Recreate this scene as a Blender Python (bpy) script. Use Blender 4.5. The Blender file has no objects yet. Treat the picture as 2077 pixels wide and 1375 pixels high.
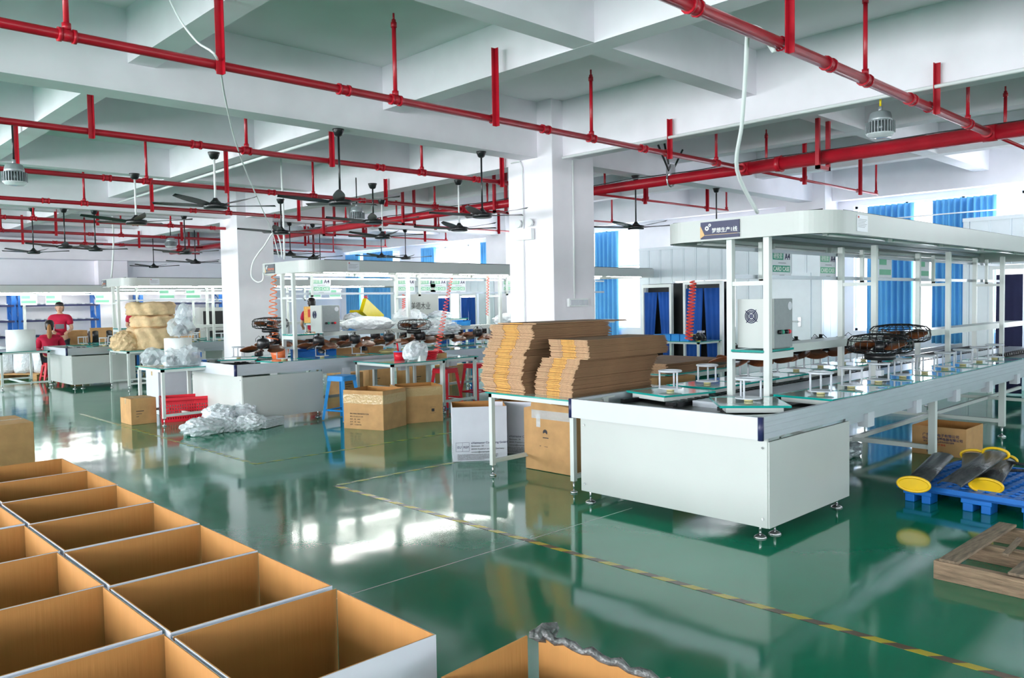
import bpy, bmesh, math, random
from math import sin, cos, pi, radians
from mathutils import Vector, Matrix
random.seed(7)
S = bpy.context.scene
COL = S.collection

# ------------------------------------------------------------------ camera, world, light, exposure
FPX = 1633.69
EX = Vector((0.72063, -0.6931, -0.01739))      # camera right
EU = Vector((0.04426, 0.02095, 0.9988))        # camera up
EF = Vector((0.69191, 0.72053, -0.04577))      # camera forward
CAM = Vector((0, 0, 1.6))
cd = bpy.data.cameras.new('camera'); cam = bpy.data.objects.new('camera', cd); COL.objects.link(cam)
cd.sensor_width = 36.0; cd.lens = 36.0 * FPX / 2077.0; cd.clip_start = .05; cd.clip_end = 200
M3 = Matrix((EX, EU, -EF)).transposed()
cam.matrix_world = Matrix.Translation(CAM) @ M3.to_4x4()
S.camera = cam

S.view_settings.view_transform = 'Standard'; S.view_settings.look = 'None'
S.view_settings.gamma = 1.0; S.view_settings.exposure = 0.86
S.view_settings.use_curve_mapping = False
S.cycles.max_bounces = 8; S.cycles.diffuse_bounces = 5; S.cycles.glossy_bounces = 4
S.cycles.transparent_max_bounces = 16; S.cycles.transmission_bounces = 4
S.cycles.sample_clamp_indirect = 6.0; S.cycles.caustics_reflective = False; S.cycles.caustics_refractive = False

W = bpy.data.worlds.new('sky'); S.world = W; W.use_nodes = True
bg = W.node_tree.nodes['Background']; bg.inputs[0].default_value = (0.93, 0.97, 1.0, 1); bg.inputs[1].default_value = 2.2

def area(name, loc, rot, sx, sy, power, col=(1, 1, 1)):
    l = bpy.data.lights.new(name, 'AREA'); l.shape = 'RECTANGLE'; l.size = sx; l.size_y = sy
    l.energy = power; l.color = col
    o = bpy.data.objects.new(name, l); COL.objects.link(o); o.location = loc; o.rotation_euler = rot
    return o
XW, YF, XL, YN = 15.2, 24.4, -7.9, -9.4          # room walls: right, far, left, near
ZS, ZB, ZB2 = 4.07, 3.39, 3.63                   # slab, main beams, secondary beams
WIN_LEFT = [(-8.6, -4.4), (-3.6, .6), (1.6, 6.4), (8.4, 14.8), (17, 23.2)]
WIN_NEAR = [(-7, -1), (.6, 6.8), (8.4, 14.4)]
for a, b in WIN_LEFT:      # daylight through the left wall's windows
    area('window_daylight', (XL - .3, (a + b) / 2, 2.25), (0, radians(-90), 0), 2.2, b - a, (60 if b < 1 else 130) * (b - a), (.94, .97, 1))
for a, b in WIN_NEAR:  # unseen near-wall windows with weak lamps, added to light faces turned this way
    area('window_daylight', ((a + b) / 2, YN - .3, 2.25), (radians(90), 0, 0), b - a, 2.2, 20 * (b - a), (.94, .97, 1))
for a, b in ((-1.6, 3.0), (3.72, 6.5), (11.5, 14.6), (16.6, 19.75), (20.9, 23.9)):
    area('window_daylight', (XW + .35, (a + b) / 2, 2.1), (0, radians(90), 0), 2.3, b - a, 36 * (b - a), (.94, .97, 1))

# ------------------------------------------------------------------ helpers
def ray(px, py):
    return EX * ((px - 1038.5) / FPX) - EU * ((py - 687.5) / FPX) + EF
def P(px, py, z=0.0):
    d = ray(px, py); t = (z - 1.6) / d.z; return CAM + d * t
def PX(px, py, x):
    d = ray(px, py); return CAM + d * (x / d.x)
def PY(px, py, y):
    d = ray(px, py); return CAM + d * (y / d.y)

class MB:
    def __init__(s): s.bm = bmesh.new()
    def quad(s, vs, m=0, sm=False):
        f = s.bm.faces.new([s.bm.verts.new(v) for v in vs]); f.material_index = m; f.smooth = sm; return f
    def box(s, x0, x1, y0, y1, z0, z1, m=0, T=None):
        c = [(x0, y0, z0), (x1, y0, z0), (x1, y1, z0), (x0, y1, z0), (x0, y0, z1), (x1, y0, z1), (x1, y1, z1), (x0, y1, z1)]
        v = [s.bm.verts.new(T @ Vector(p) if T else p) for p in c]
        for q in ((0, 3, 2, 1), (4, 5, 6, 7), (0, 1, 5, 4), (1, 2, 6, 5), (2, 3, 7, 6), (3, 0, 4, 7)):
            f = s.bm.faces.new([v[i] for i in q]); f.material_index = m
        return s
    def prism(s, pts, z0, z1, m=0, T=None, side=None, sm=False):
        n = len(pts)
        lo = [s.bm.verts.new(T @ Vector((x, y, z0)) if T else (x, y, z0)) for x, y in pts]
        hi = [s.bm.verts.new(T @ Vector((x, y, z1)) if T else (x, y, z1)) for x, y in pts]
        f = s.bm.faces.new(lo[::-1]); f.material_index = m
        f = s.bm.faces.new(hi); f.material_index = m
        for i in range(n):
            f = s.bm.faces.new((lo[i], lo[(i + 1) % n], hi[(i + 1) % n], hi[i])); f.material_index = m if side is None else side; f.smooth = sm
        return s
    def tube(s, pts, r, seg=8, m=0, closed=False, caps=True, rs=None):
        pts = [Vector(p) for p in pts]; n = len(pts); rings = []
        up = None
        for i, p in enumerate(pts):
            a = pts[(i - 1) % n] if (closed or i > 0) else p
            b = pts[(i + 1) % n] if (closed or i < n - 1) else p
            t = (b - a).normalized() if (b - a).length > 1e-9 else Vector((0, 0, 1))
            if up is None: up = Vector((0, 0, 1)) if abs(t.z) < .9 else Vector((1, 0, 0))
            u = (up - t * up.dot(t))
            if u.length < 1e-5: u = t.orthogonal()
            u.normalize(); w = t.cross(u); up = u
            rr = rs[i] if rs else r
            rings.append([s.bm.verts.new(p + (u * cos(2 * pi * k / seg) + w * sin(2 * pi * k / seg)) * rr) for k in range(seg)])
        for i in range(n if closed else n - 1):
            A, B = rings[i], rings[(i + 1) % n]
            for k in range(seg):
                f = s.bm.faces.new((A[k], A[(k + 1) % seg], B[(k + 1) % seg], B[k])); f.material_index = m; f.smooth = seg > 5
        if caps and not closed:
            f = s.bm.faces.new(rings[0][::-1]); f.material_index = m
            f = s.bm.faces.new(rings[-1]); f.material_index = m
        return s
    def cyl(s, x, y, z0, z1, r, seg=16, m=0, r2=None):
        return s.lathe([(r, z0), (r if r2 is None else r2, z1)], (x, y, 0), seg, m)
    def lathe(s, prof, c=(0, 0, 0), seg=16, m=0, caps=True, T=None):
        rings = []
        for r, z in prof:
            ring = []
            for k in range(seg):
                v = Vector((c[0] + r * cos(2 * pi * k / seg), c[1] + r * sin(2 * pi * k / seg), c[2] + z))
                ring.append(s.bm.verts.new(T @ v if T else v))
            rings.append(ring)
        for A, B in zip(rings, rings[1:]):
            for k in range(seg):
                f = s.bm.faces.new((A[k], A[(k + 1) % seg], B[(k + 1) % seg], B[k])); f.material_index = m; f.smooth = True
        if caps:
            f = s.bm.faces.new(rings[0][::-1]); f.material_index = m
            f = s.bm.faces.new(rings[-1]); f.material_index = m
        return s
    def blob(s, c, rx, ry, rz, sub=3, jag=.15, m=0, seed=0, sm=False):
        r = bmesh.ops.create_icosphere(s.bm, subdivisions=sub, radius=1)
        rnd = random.Random(seed)
        ks = [(Vector((rnd.uniform(-1, 1), rnd.uniform(-1, 1), rnd.uniform(-1, 1))).normalized(), rnd.uniform(3, 11), rnd.uniform(0, 6)) for _ in range(9)]
        for v in r['verts']:
            p = v.co.copy(); d = 1.0 - jag * 1.7
            for k, fq, ph in ks: d += jag * .3 * abs(sin(fq * p.dot(k) + ph))
            d += rnd.uniform(-jag, jag) * .25
            z = p.z * d
            if z < -.62: z = -.62
            v.co = Vector((c[0] + p.x * d * rx, c[1] + p.y * d * ry, c[2] + z * rz))
            for f in v.link_faces: f.material_index = m; f.smooth = sm
        return s
    def build(s, name, mats, parent=None, off=None, bevel=0):
        me = bpy.data.meshes.new(name)
        if off is not None: bmesh.ops.translate(s.bm, verts=s.bm.verts, vec=-Vector(off))
        bmesh.ops.recalc_face_normals(s.bm, faces=s.bm.faces)
        s.bm.to_mesh(me); s.bm.free()
        if not isinstance(mats, (list, tuple)): mats = [mats]
        for x in mats: me.materials.append(x)
        o = bpy.data.objects.new(name, me); COL.objects.link(o)
        if parent: o.parent = parent
        if bevel:
            b = o.modifiers.new('bevel', 'BEVEL'); b.width = bevel; b.segments = 2; b.limit_method = 'ANGLE'
        return o

def thing(name, label, cat, loc=(0, 0, 0), rz=0, group=None):
    o = bpy.data.objects.new(name, None); COL.objects.link(o); o.empty_display_size = .1
    o.location = loc; o.rotation_euler = (0, 0, rz); o['label'] = label; o['category'] = cat
    if group: o['group'] = group
    return o
def tag(o, label, cat, group=None, kind=None):
    o['label'] = label; o['category'] = cat
    if group: o['group'] = group
    if kind: o['kind'] = kind
    return o
def struct(o): o['kind'] = 'structure'; return o
KIDS = {}
def dup(root, loc=None, rz=None, label=None, group=None, scale=None):
    r = root.copy(); COL.objects.link(r)
    if loc is not None: r.location = loc
    if rz is not None: r.rotation_euler = (0, 0, rz)
    if scale: r.scale = (scale,) * 3
    if label: r['label'] = label
    if group: r['group'] = group
    for ch in list(root.children):
        c = ch.copy(); COL.objects.link(c); c.parent = r
        for g in ch.children:
            d = g.copy(); COL.objects.link(d); d.parent = c
    return r
ORD = ['first', 'second', 'third', 'fourth', 'fifth', 'sixth', 'seventh', 'eighth', 'ninth', 'tenth', 'eleventh', 'twelfth', 'thirteenth',
       'fourteenth', 'fifteenth', 'sixteenth', 'seventeenth', 'eighteenth', 'nineteenth', 'twentieth']
TENS = ['', '', 'twenty', 'thirty', 'forty', 'fifty']
def nth(i):
    if i < 20: return ORD[i]
    n = i + 1; t, u = divmod(n, 10)
    if u == 0: return {3: 'thirtieth', 4: 'fortieth', 5: 'fiftieth'}[t]
    return TENS[t] + '-' + ORD[u - 1]

# ------------------------------------------------------------------ materials
def mat(name, col, rough=.5, metal=0, noise=0, nscale=8, bump=0, bscale=40, spec=.5, emit=0, coat=0, ecol=None, stretch=None, trans=0):
    m = bpy.data.materials.new(name); m.use_nodes = True; nt = m.node_tree; b = nt.nodes['Principled BSDF']
    b.inputs['Base Color'].default_value = (*col, 1); b.inputs['Roughness'].default_value = rough
    b.inputs['Metallic'].default_value = metal; b.inputs['Specular IOR Level'].default_value = spec
    if coat: b.inputs['Coat Weight'].default_value = coat; b.inputs['Coat Roughness'].default_value = .05
    if trans: b.inputs['Transmission Weight'].default_value = trans
    if emit: b.inputs['Emission Color'].default_value = (*(ecol or col), 1); b.inputs['Emission Strength'].default_value = emit
    if noise or bump:
        tc = nt.nodes.new('ShaderNodeTexCoord'); mp = nt.nodes.new('ShaderNodeMapping')
        nt.links.new(tc.outputs['Object'], mp.inputs[0])
        if stretch: mp.inputs['Scale'].default_value = stretch
    if noise:
        n = nt.nodes.new('ShaderNodeTexNoise'); n.inputs['Scale'].default_value = nscale; n.inputs['Detail'].default_value = 3
        nt.links.new(mp.outputs[0], n.inputs['Vector'])
        r = nt.nodes.new('ShaderNodeMapRange'); r.inputs['From Min'].default_value = .3; r.inputs['From Max'].default_value = .7
        r.inputs['To Min'].default_value = 1 - noise; r.inputs['To Max'].default_value = 1 + noise * .6
        nt.links.new(n.outputs[0], r.inputs[0])
        mx = nt.nodes.new('ShaderNodeMix'); mx.data_type = 'RGBA'; mx.blend_type = 'MULTIPLY'; mx.inputs[0].default_value = 1
        mx.inputs[6].default_value = (*col, 1); nt.links.new(r.outputs[0], mx.inputs[7]); nt.links.new(mx.outputs[2], b.inputs['Base Color'])
    if bump:
        n = nt.nodes.new('ShaderNodeTexNoise'); n.inputs['Scale'].default_value = bscale; nt.links.new(mp.outputs[0], n.inputs['Vector'])
        bp = nt.nodes.new('ShaderNodeBump'); bp.inputs['Strength'].default_value = bump; bp.inputs['Distance'].default_value = .02
        nt.links.new(n.outputs[0], bp.inputs['Height']); nt.links.new(bp.outputs[0], b.inputs['Normal'])
    return m
def clearmat(name, col, alpha, rough=.1, bump=0, bscale=30):
    m = mat(name, col, rough, bump=bump, bscale=bscale); m.node_tree.nodes['Principled BSDF'].inputs['Alpha'].default_value = alpha; return m

m_wall = mat('white_wall_paint', (.82, .81, .86), .75, noise=.03, nscale=3)
m_beam = mat('white_beam_paint', (.87, .835, .89), .8, noise=.05, nscale=2.5)
m_slab = mat('slab_paint', (.82, .83, .84), .85, noise=.05, nscale=1.5)
m_red = mat('red_pipe_paint', (.46, .008, .022), .3, noise=.15, nscale=6)
m_redl = mat('red_plastic', (.75, .01, .03), .35, noise=.08)
m_white = mat('white_metal', (.66, .70, .68), .35, noise=.03, nscale=4)
m_panel = mat('pale_green_white_sheet', (.555, .575, .56), .38, noise=.04, nscale=1.4)
m_alu = mat('anodised_aluminium', (.52, .56, .61), .3, metal=.55, noise=.05, nscale=20, stretch=(.2, 1, 1))
m_fascia = mat('bright_white_fascia', (.64, .66, .72), .3, noise=.02)
m_navy = mat('navy_cap', (.02, .025, .09), .4, noise=.1)
m_dark = mat('dark_tray', (.05, .055, .05), .35, noise=.2, nscale=10)
m_black = mat('black_plastic', (.012, .012, .014), .3, noise=.2, nscale=12)
m_chrome = mat('chrome_foot', (.7, .7, .72), .2, metal=.9, noise=.05)
m_glass = mat('pale_glass_top', (.52, .70, .68), .06, noise=.05, nscale=3, coat=.6)
m_teal = mat('teal_glass_edge', (.0, .30, .26), .15, noise=.1)
m_puck = mat('cream_puck', (.66, .58, .28), .5, noise=.1)
m_wood = mat('brown_wood_blade', (.16, .048, .016), .3, noise=.35, nscale=6, stretch=(1, 8, 8))
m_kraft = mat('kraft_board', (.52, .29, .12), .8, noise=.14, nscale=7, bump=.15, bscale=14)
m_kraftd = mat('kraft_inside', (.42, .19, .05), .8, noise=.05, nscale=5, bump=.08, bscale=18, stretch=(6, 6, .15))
m_kraftl = mat('kraft_cut_edge', (.58, .36, .21), .85, noise=.3, nscale=45, stretch=(1, 1, 5))
m_orange = mat('orange_inner_flap', (.80, .42, .11), .75, noise=.2, nscale=40)
m_brownbd = mat('brown_board_side', (.30, .165, .085), .85, noise=.2, nscale=12, stretch=(.3, 1, 6))
m_boxwhite = mat('white_carton_outside', (.64, .65, .73), .55, noise=.03)
m_tape = clearmat('clear_packing_tape', (.72, .50, .25), .75, .12, bump=.5, bscale=30)
m_ink = mat('dark_blue_ink', (.03, .03, .10), .6, noise=.1)
m_inkb = mat('black_ink', (.03, .025, .03), .6, noise=.1)
m_inkr = mat('red_ink', (.6, .05, .02), .6, noise=.1)
m_bluep = mat('blue_plastic', (.01, .17, .62), .4, noise=.1, nscale=5)
m_bluel = mat('light_blue_plastic', (.02, .30, .78), .35, noise=.08)
m_yel = mat('yellow_plastic', (.85, .52, .01), .3, noise=.05)
m_oldwoody = mat('weathered_wood_long', (.30, .20, .13), .85, noise=.45, nscale=6, bump=.4, bscale=20, stretch=(8, 1, 8))
m_film = mat('grey_metal_trough', (.075, .078, .085), .3, metal=.45, noise=.6, nscale=9, bump=.4, bscale=22, stretch=(1, 3, 1))
m_oldwood = mat('weathered_wood', (.27, .19, .13), .85, noise=.5, nscale=7, bump=.4, bscale=24, stretch=(1, 7, 7))
m_curt = mat('blue_curtain', (.14, .46, .82), .8, noise=.08, nscale=2)
m_curtd = mat('dark_blue_door_curtain', (.004, .07, .33), .85, noise=.15, nscale=3)
m_navyc = mat('navy_door_curtain', (.012, .014, .06), .85, noise=.15, nscale=3)
m_bag = clearmat('clear_plastic_bag', (.80, .86, .90), .42, .12, bump=.8, bscale=14)
m_bagw = mat('white_plastic_wrap', (.78, .82, .86), .22, noise=.12, nscale=16, bump=.9, bscale=22)
m_foil = mat('crumpled_film', (.55, .63, .68), .2, metal=.3, noise=.35, nscale=12, bump=1, bscale=26)
m_tapeg = mat('grey_torn_tape', (.11, .11, .11), .35, noise=.4, nscale=30, bump=.8, bscale=40)
m_paper = mat('tan_wrapping_paper', (.72, .52, .30), .8, noise=.15, nscale=5, bump=.8, bscale=12)
m_roll = mat('white_foam_roll', (.86, .88, .87), .6, noise=.03)
m_tubeon = mat('lit_tube', (1, 1, .96), .4, emit=22, ecol=(1, 1, .95), noise=.01)
m_tubeoff = mat('unlit_tube', (.82, .84, .84), .2, noise=.02)
m_card = mat('card_sheet', (.70, .72, .78), .3, noise=.04)
m_green = mat('green_print', (.03, .30, .20), .5, noise=.05)
m_lgreen = mat('light_green_print', (.18, .50, .33), .5, noise=.05)
m_wprint = mat('white_print', (.85, .87, .85), .5, noise=.02)
m_cab = mat('grey_cabinet_shaded', (.26, .29, .30), .45, noise=.06, nscale=30)  # grey paint darkened below the end plate, its shaded side put into the colour
m_skin = mat('skin', (.62, .36, .24), .55, noise=.05)
m_shirt = mat('crimson_shirt', (.52, .004, .045), .8, noise=.15, nscale=9, bump=.3, bscale=10)
m_hair = mat('black_hair', (.015, .01, .01), .4, noise=.3, nscale=30, stretch=(5, 5, .5))
m_hairb = mat('bleached_ponytail', (.42, .19, .06), .5, noise=.4, nscale=24, stretch=(5, 5, .4))
m_pants = mat('dark_trousers', (.03, .035, .05), .8, noise=.1)
m_org = mat('coral_hose', (.85, .09, .06), .3, noise=.05)
m_oran = mat('orange_hose', (.9, .20, .06), .3, noise=.05)
m_pvc = mat('white_conduit', (.82, .85, .85), .4, noise=.02)
m_ylw = mat('yellow_bin', (.85, .65, .0), .4, noise=.05)
m_screen_shade = mat('black_screen_and_shade', (.004, .005, .006), .6, noise=.1)  # black of machine screens, also the doorway shade painted as colour
m_sand = mat('white_sandwich_panel', (.74, .81, .86), .4, noise=.02)
m_rackb = mat('rack_blue', (.01, .11, .42), .4, noise=.1)
m_lamp = mat('lamp_housing', (.36, .40, .42), .35, metal=.4, noise=.1)
m_lens = clearmat('lamp_lens', (.85, .9, .92), .6, .05)
m_goldp = mat('gold_print', (.72, .45, .18), .4, noise=.05)
m_greypl = mat('grey_sign', (.12, .13, .15), .4, noise=.05)
m_pane = clearmat('window_pane', (.9, .95, 1), .08, .02)

# green epoxy floor: glossy clear surface with a gentle waviness
m_floor = bpy.data.materials.new('green_epoxy_floor'); m_floor.use_nodes = True
nt = m_floor.node_tree; b = nt.nodes['Principled BSDF']
tc = nt.nodes.new('ShaderNodeTexCoord')
n1 = nt.nodes.new('ShaderNodeTexNoise'); n1.inputs['Scale'].default_value = .55; n1.inputs['Detail'].default_value = 4
nt.links.new(tc.outputs['Object'], n1.inputs['Vector'])
cr = nt.nodes.new('ShaderNodeValToRGB'); cr.color_ramp.elements[0].position = .35; cr.color_ramp.elements[1].position = .7
cr.color_ramp.elements[0].color = (.004, .19, .095, 1); cr.color_ramp.elements[1].color = (.008, .245, .14, 1)
nt.links.new(n1.outputs[0], cr.inputs[0]); nt.links.new(cr.outputs[0], b.inputs['Base Color'])
b.inputs['Roughness'].default_value = .085; b.inputs['IOR'].default_value = 1.55; b.inputs['Specular IOR Level'].default_value = .62
n2 = nt.nodes.new('ShaderNodeTexNoise'); n2.inputs['Scale'].default_value = 1.1; n2.inputs['Detail'].default_value = 2
n3 = nt.nodes.new('ShaderNodeTexNoise'); n3.inputs['Scale'].default_value = 55; n3.inputs['Detail'].default_value = 2
for n in (n2, n3): nt.links.new(tc.outputs['Object'], n.inputs['Vector'])
b1 = nt.nodes.new('ShaderNodeBump'); b1.inputs['Strength'].default_value = .5; b1.inputs['Distance'].default_value = .012
b2 = nt.nodes.new('ShaderNodeBump'); b2.inputs['Strength'].default_value = .12; b2.inputs['Distance'].default_value = .0012
nt.links.new(n2.outputs[0], b1.inputs['Height']); nt.links.new(n3.outputs[0], b2.inputs['Height'])
nt.links.new(b1.outputs[0], b2.inputs['Normal']); nt.links.new(b2.outputs[0], b.inputs['Normal'])

def stripes(name, ca, cb, period, fade):
    m = bpy.data.materials.new(name); m.use_nodes = True; nt = m.node_tree; b = nt.nodes['Principled BSDF']
    tc = nt.nodes.new('ShaderNodeTexCoord'); sx = nt.nodes.new('ShaderNodeSeparateXYZ'); nt.links.new(tc.outputs['Object'], sx.inputs[0])
    ad = nt.nodes.new('ShaderNodeMath'); ad.operation = 'ADD'; nt.links.new(sx.outputs[0], ad.inputs[0]); nt.links.new(sx.outputs[1], ad.inputs[1])
    dv = nt.nodes.new('ShaderNodeMath'); dv.operation = 'DIVIDE'; dv.inputs[1].default_value = period; nt.links.new(ad.outputs[0], dv.inputs[0])
    fr = nt.nodes.new('ShaderNodeMath'); fr.operation = 'FRACT'; nt.links.new(dv.outputs[0], fr.inputs[0])
    gt = nt.nodes.new('ShaderNodeMath'); gt.operation = 'GREATER_THAN'; gt.inputs[1].default_value = .5; nt.links.new(fr.outputs[0], gt.inputs[0])
    mx = nt.nodes.new('ShaderNodeMix'); mx.data_type = 'RGBA'; nt.links.new(gt.outputs[0], mx.inputs[0])
    mx.inputs[6].default_value = (*ca, 1); mx.inputs[7].default_value = (*cb, 1)
    nt.links.new(mx.outputs[2], b.inputs['Base Color']); b.inputs['Roughness'].default_value = .2
    return m
m_haz = stripes('yellow_and_brown_hazard_tape', (.55, .42, .03), (.13, .085, .05), .2, 0)
m_hazf = stripes('worn_hazard_tape', (.30, .33, .06), (.06, .15, .07), .2, 0)

def text(s, size, m, parent, origin, right, up, name='lettering', align='LEFT', bold=0, off=None):
    c = bpy.data.curves.new('t', 'FONT'); c.body = s; c.size = size; c.align_x = align; c.extrude = .0006; c.offset = bold * size
    c.resolution_u = 3
    o = bpy.data.objects.new('t', c); COL.objects.link(o)
    bpy.context.view_layer.update()
    me = bpy.data.meshes.new_from_object(o.evaluated_get(bpy.context.evaluated_depsgraph_get()))
    bpy.data.objects.remove(o); bpy.data.curves.remove(c)
    r = Vector(right).normalized(); u = Vector(up).normalized(); n = r.cross(u)
    T = Matrix((r, u, n)).transposed().to_4x4(); T.translation = Vector(origin) - (Vector(off) if off is not None else Vector())
    me.transform(T); me.materials.clear(); me.materials.append(m)
    q = bpy.data.objects.new(name, me); COL.objects.link(q)
    if parent: q.parent = parent
    return q

# ------------------------------------------------------------------ floor, ceiling, walls
def slab(name, m, *a):
    b = MB(); b.box(*a); return struct(b.build(name, m))
floor = slab('floor', m_floor, XL - .2, XW + .2, YN - .2, YF + .2, -.2, 0)
bj = MB(); bj.box(1.9, 4.9, 3.797, 3.803, .0002, .0012); bj.build('floor_joint', m_panel, floor)
slab('ceiling', m_slab, XL - .2, XW + .2, YN - .2, YF + .2, ZS, ZS + .2)
nb = 0
def beam(x0, x1, y0, y1, z0):
    o = slab('ceiling_beam', m_beam, x0, x1, y0, y1, z0, ZS + .02); return o
mainx = [7.46 - 15.2, 7.46 - 7.6, 7.46, 15.06 - .02]
mainy = [7.05 - 8.63, 7.05, 15.7]
for y in mainy: beam(XL, XW, y, y + .28, ZB)
for x in mainx[1:3]:
    ys = [YN] + mainy + [YF]
    for k, y in enumerate(ys[:-1]):
        beam(x, x + .3, y + (.28 if k else 0), ys[k + 1], ZB)
beam(XW - .25, XW, YN, YF, ZB)
secy = [1.33, 4.17, 9.95, 12.8, 18.55, 21.4]
slab('ceiling_beam', m_beam, XL, XW, 23.8, YF, 2.95, 3.48)
for y in secy: beam(XL, XW, y, y + .22, ZB2)
for x in (-5.2, -2.65, 2.42, 4.96, 10.05, 12.6):
    beam(x, x + .22, YN, YF, ZB2 - .001)
# columns
def column(x, y, w=.78, name='column'):
    b = MB(); b.box(x, x + w, y, y + w, 0, ZS + .01); return struct(b.build(name, m_beam, bevel=.008))
COLY = [6.8 - 8.63, 6.8, 15.43]
for y in COLY:
    column(7.26, y); column(-.34, y)
for y in [6.8, 15.43]:
    column(XW - .55, y, name='pilaster')
for x in (-.34, 7.26): column(x, 24.06, name='pilaster')

def wall_with_windows(name, axis, pos, thick, a0, a1, wins, z0, z1, m):
    """solid wall with openings; wins = list of (a, b) or (a, b, zlo, zhi)"""
    b = MB()
    def seg(p, q, lo, hi):
        if q - p < .001 or hi - lo < .001: return
        if axis == 'x': b.box(pos, pos + thick, p, q, lo, hi)
        else: b.box(p, q, pos, pos + thick, lo, hi)
    cur = a0
    for w in wins:
        lo, hi = (w[2], w[3]) if len(w) > 2 else (z0, z1)
        seg(cur, w[0], 0, ZS); seg(w[0], w[1], 0, lo); seg(w[0], w[1], hi, ZS); cur = w[1]
    seg(cur, a1, 0, ZS)
    return struct(b.build(name, m))
WIN_RIGHT = [(-8, -2.6), (-1.6, 3.0), (3.72, 6.5), (8.2, 10.6), (11.5, 14.6), (16.6, 19.75), (20.9, 23.9)]
wall_with_windows('wall_right', 'x', XW, .2, YN, YF, WIN_RIGHT, .95, 3.28, m_wall)
wall_with_windows('wall_left', 'x', XL - .2, .2, YN, YF, WIN_LEFT, 1.15, 3.3, m_wall)
wall_with_windows('wall_near', 'y', YN - .2, .2, XL, XW, WIN_NEAR, 1.15, 3.3, m_wall)
slab('wall_back', m_wall, XL - .2, XW + .2, YF, YF + .2, 0, ZS)
wn = 0
def window(axis, pos, a, b_, z0, z1, nx, side):
    global wn; wn += 1
    f = MB(); t = .045
    def bx(p, q, lo, hi, d=.03):
        if axis == 'x': f.box(pos - d, pos + d, p, q, lo, hi)
        else: f.box(p, q, pos - d, pos + d, lo, hi)
    bx(a, a + t, z0, z1); bx(b_ - t, b_, z0, z1); bx(a, b_, z0, z0 + t); bx(a, b_, z1 - t, z1)
    n = nx
    for i in range(1, n): bx(a + (b_ - a) * i / n - t / 2, a + (b_ - a) * i / n + t / 2, z0, z1)
    bx(a, b_, z0 + (z1 - z0) * .62, z0 + (z1 - z0) * .62 + t * .8)
    fr = struct(f.build('window_%d' % wn, m_pvc))
    for i in range(n):
        g = MB(); p = a + (b_ - a) * i / n + .02; q = a + (b_ - a) * (i + 1) / n - .02
        if axis == 'x': g.box(pos - .004, pos + .004, p, q, z0 + .02, z1 - .02)
        else: g.box(p, q, pos - .004, pos + .004, z0 + .02, z1 - .02)
        g.build('pane', m_pane, fr)
for a, b_ in WIN_RIGHT: window('x', XW + .1, a, b_, .95, 3.28, 3 if b_ - a < 3.5 else 5, 1)
for a, b_ in WIN_LEFT: window('x', XL - .1, a, b_, 1.15, 3.3, 4, 1)
for a, b_ in WIN_NEAR: window('y', YN - .1, a, b_, 1.15, 3.3, 4, 1)

# floor tapes
def tape(label, x0, x1, y0, y1, m):
    b = MB(); b.box(x0, x1, y0, y1, .0003, .0018); tag(b.build('floor_tape', m), label, 'tape')
tape('yellow and brown hazard tape line along the near aisle', 3.735, 3.785, -4, 6.21, m_haz)
tape('worn yellow tape line turning toward the white carton', 3.785, 5.5, 6.19, 6.24, m_hazf)
tape('worn yellow tape line past the red crate', 3.71, 3.76, 7.66, 13.5, m_hazf)
tape('worn yellow tape line in front of the second conveyor', 3.76, 6.8, 7.66, 7.71, m_hazf)

# ------------------------------------------------------------------ sprinkler pipes
ZP = 3.2
def branch(y, x0, x1, r, label):
    t = thing('sprinkler_pipe', label, 'pipe', (x0, y, ZP), 0, 'red sprinkler branch pipes')
    b = MB(); b.tube([(0, 0, 0), (x1 - x0, 0, 0)], r, 12)
    b.build('pipe_run', m_red, t)
    def coupling(x):
        c = MB(); c.tube([(x - .05, 0, 0), (x - .05 + .02, 0, 0)], r + .012, 12); c.tube([(x + .03, 0, 0), (x + .05, 0, 0)], r + .012, 12)
        c.tube([(x - .035, 0, 0), (x + .035, 0, 0)], r + .006, 12); c.build('coupling', m_red, t)
    def riser(x, zt):
        c = MB(); c.tube([(x, 0, r * .6), (x, 0, zt - ZP)], .017, 8); c.tube([(x, 0, zt - ZP - .06), (x, 0, zt - ZP - .02)], .024, 8)
        c.tube([(x, 0, zt - ZP), (x, 0, zt - ZP + .05)], .009, 6); c.tube([(x, 0, r), (x, 0, r + .04)], .026, 8)
        c.build('sprinkler_riser', m_red, t)
    def hanger(x, zt):
        c = MB(); c.box(x - .022, x + .022, -r - .012, -r - .006, -.07, zt - ZP); c.box(x + .017, x + .022, -r - .05, -r - .008, -.07, zt - ZP)
        c.tube([(x + (r + .005) * sin(a) * 0, (r + .006) * cos(a), (r + .006) * sin(a)) for a in [k * pi / 5 for k in range(10)]], .005, 4, closed=True)
        c.build('hanger', m_red, t)
    return t, coupling, riser, hanger
labs = ['red sprinkler pipe passing in front of the near light hood cable', 'red sprinkler pipe running closest in front of the big column',
        'second red sprinkler pipe from the front, left of the column', 'third red sprinkler pipe counted back from the column',
        'fourth red sprinkler pipe counted back from the column', 'fifth red sprinkler pipe counted back, over the second lamp hood',
        'sixth red sprinkler pipe counted back from the front', 'seventh red sprinkler pipe counted back from the front',
        'unused']
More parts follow.
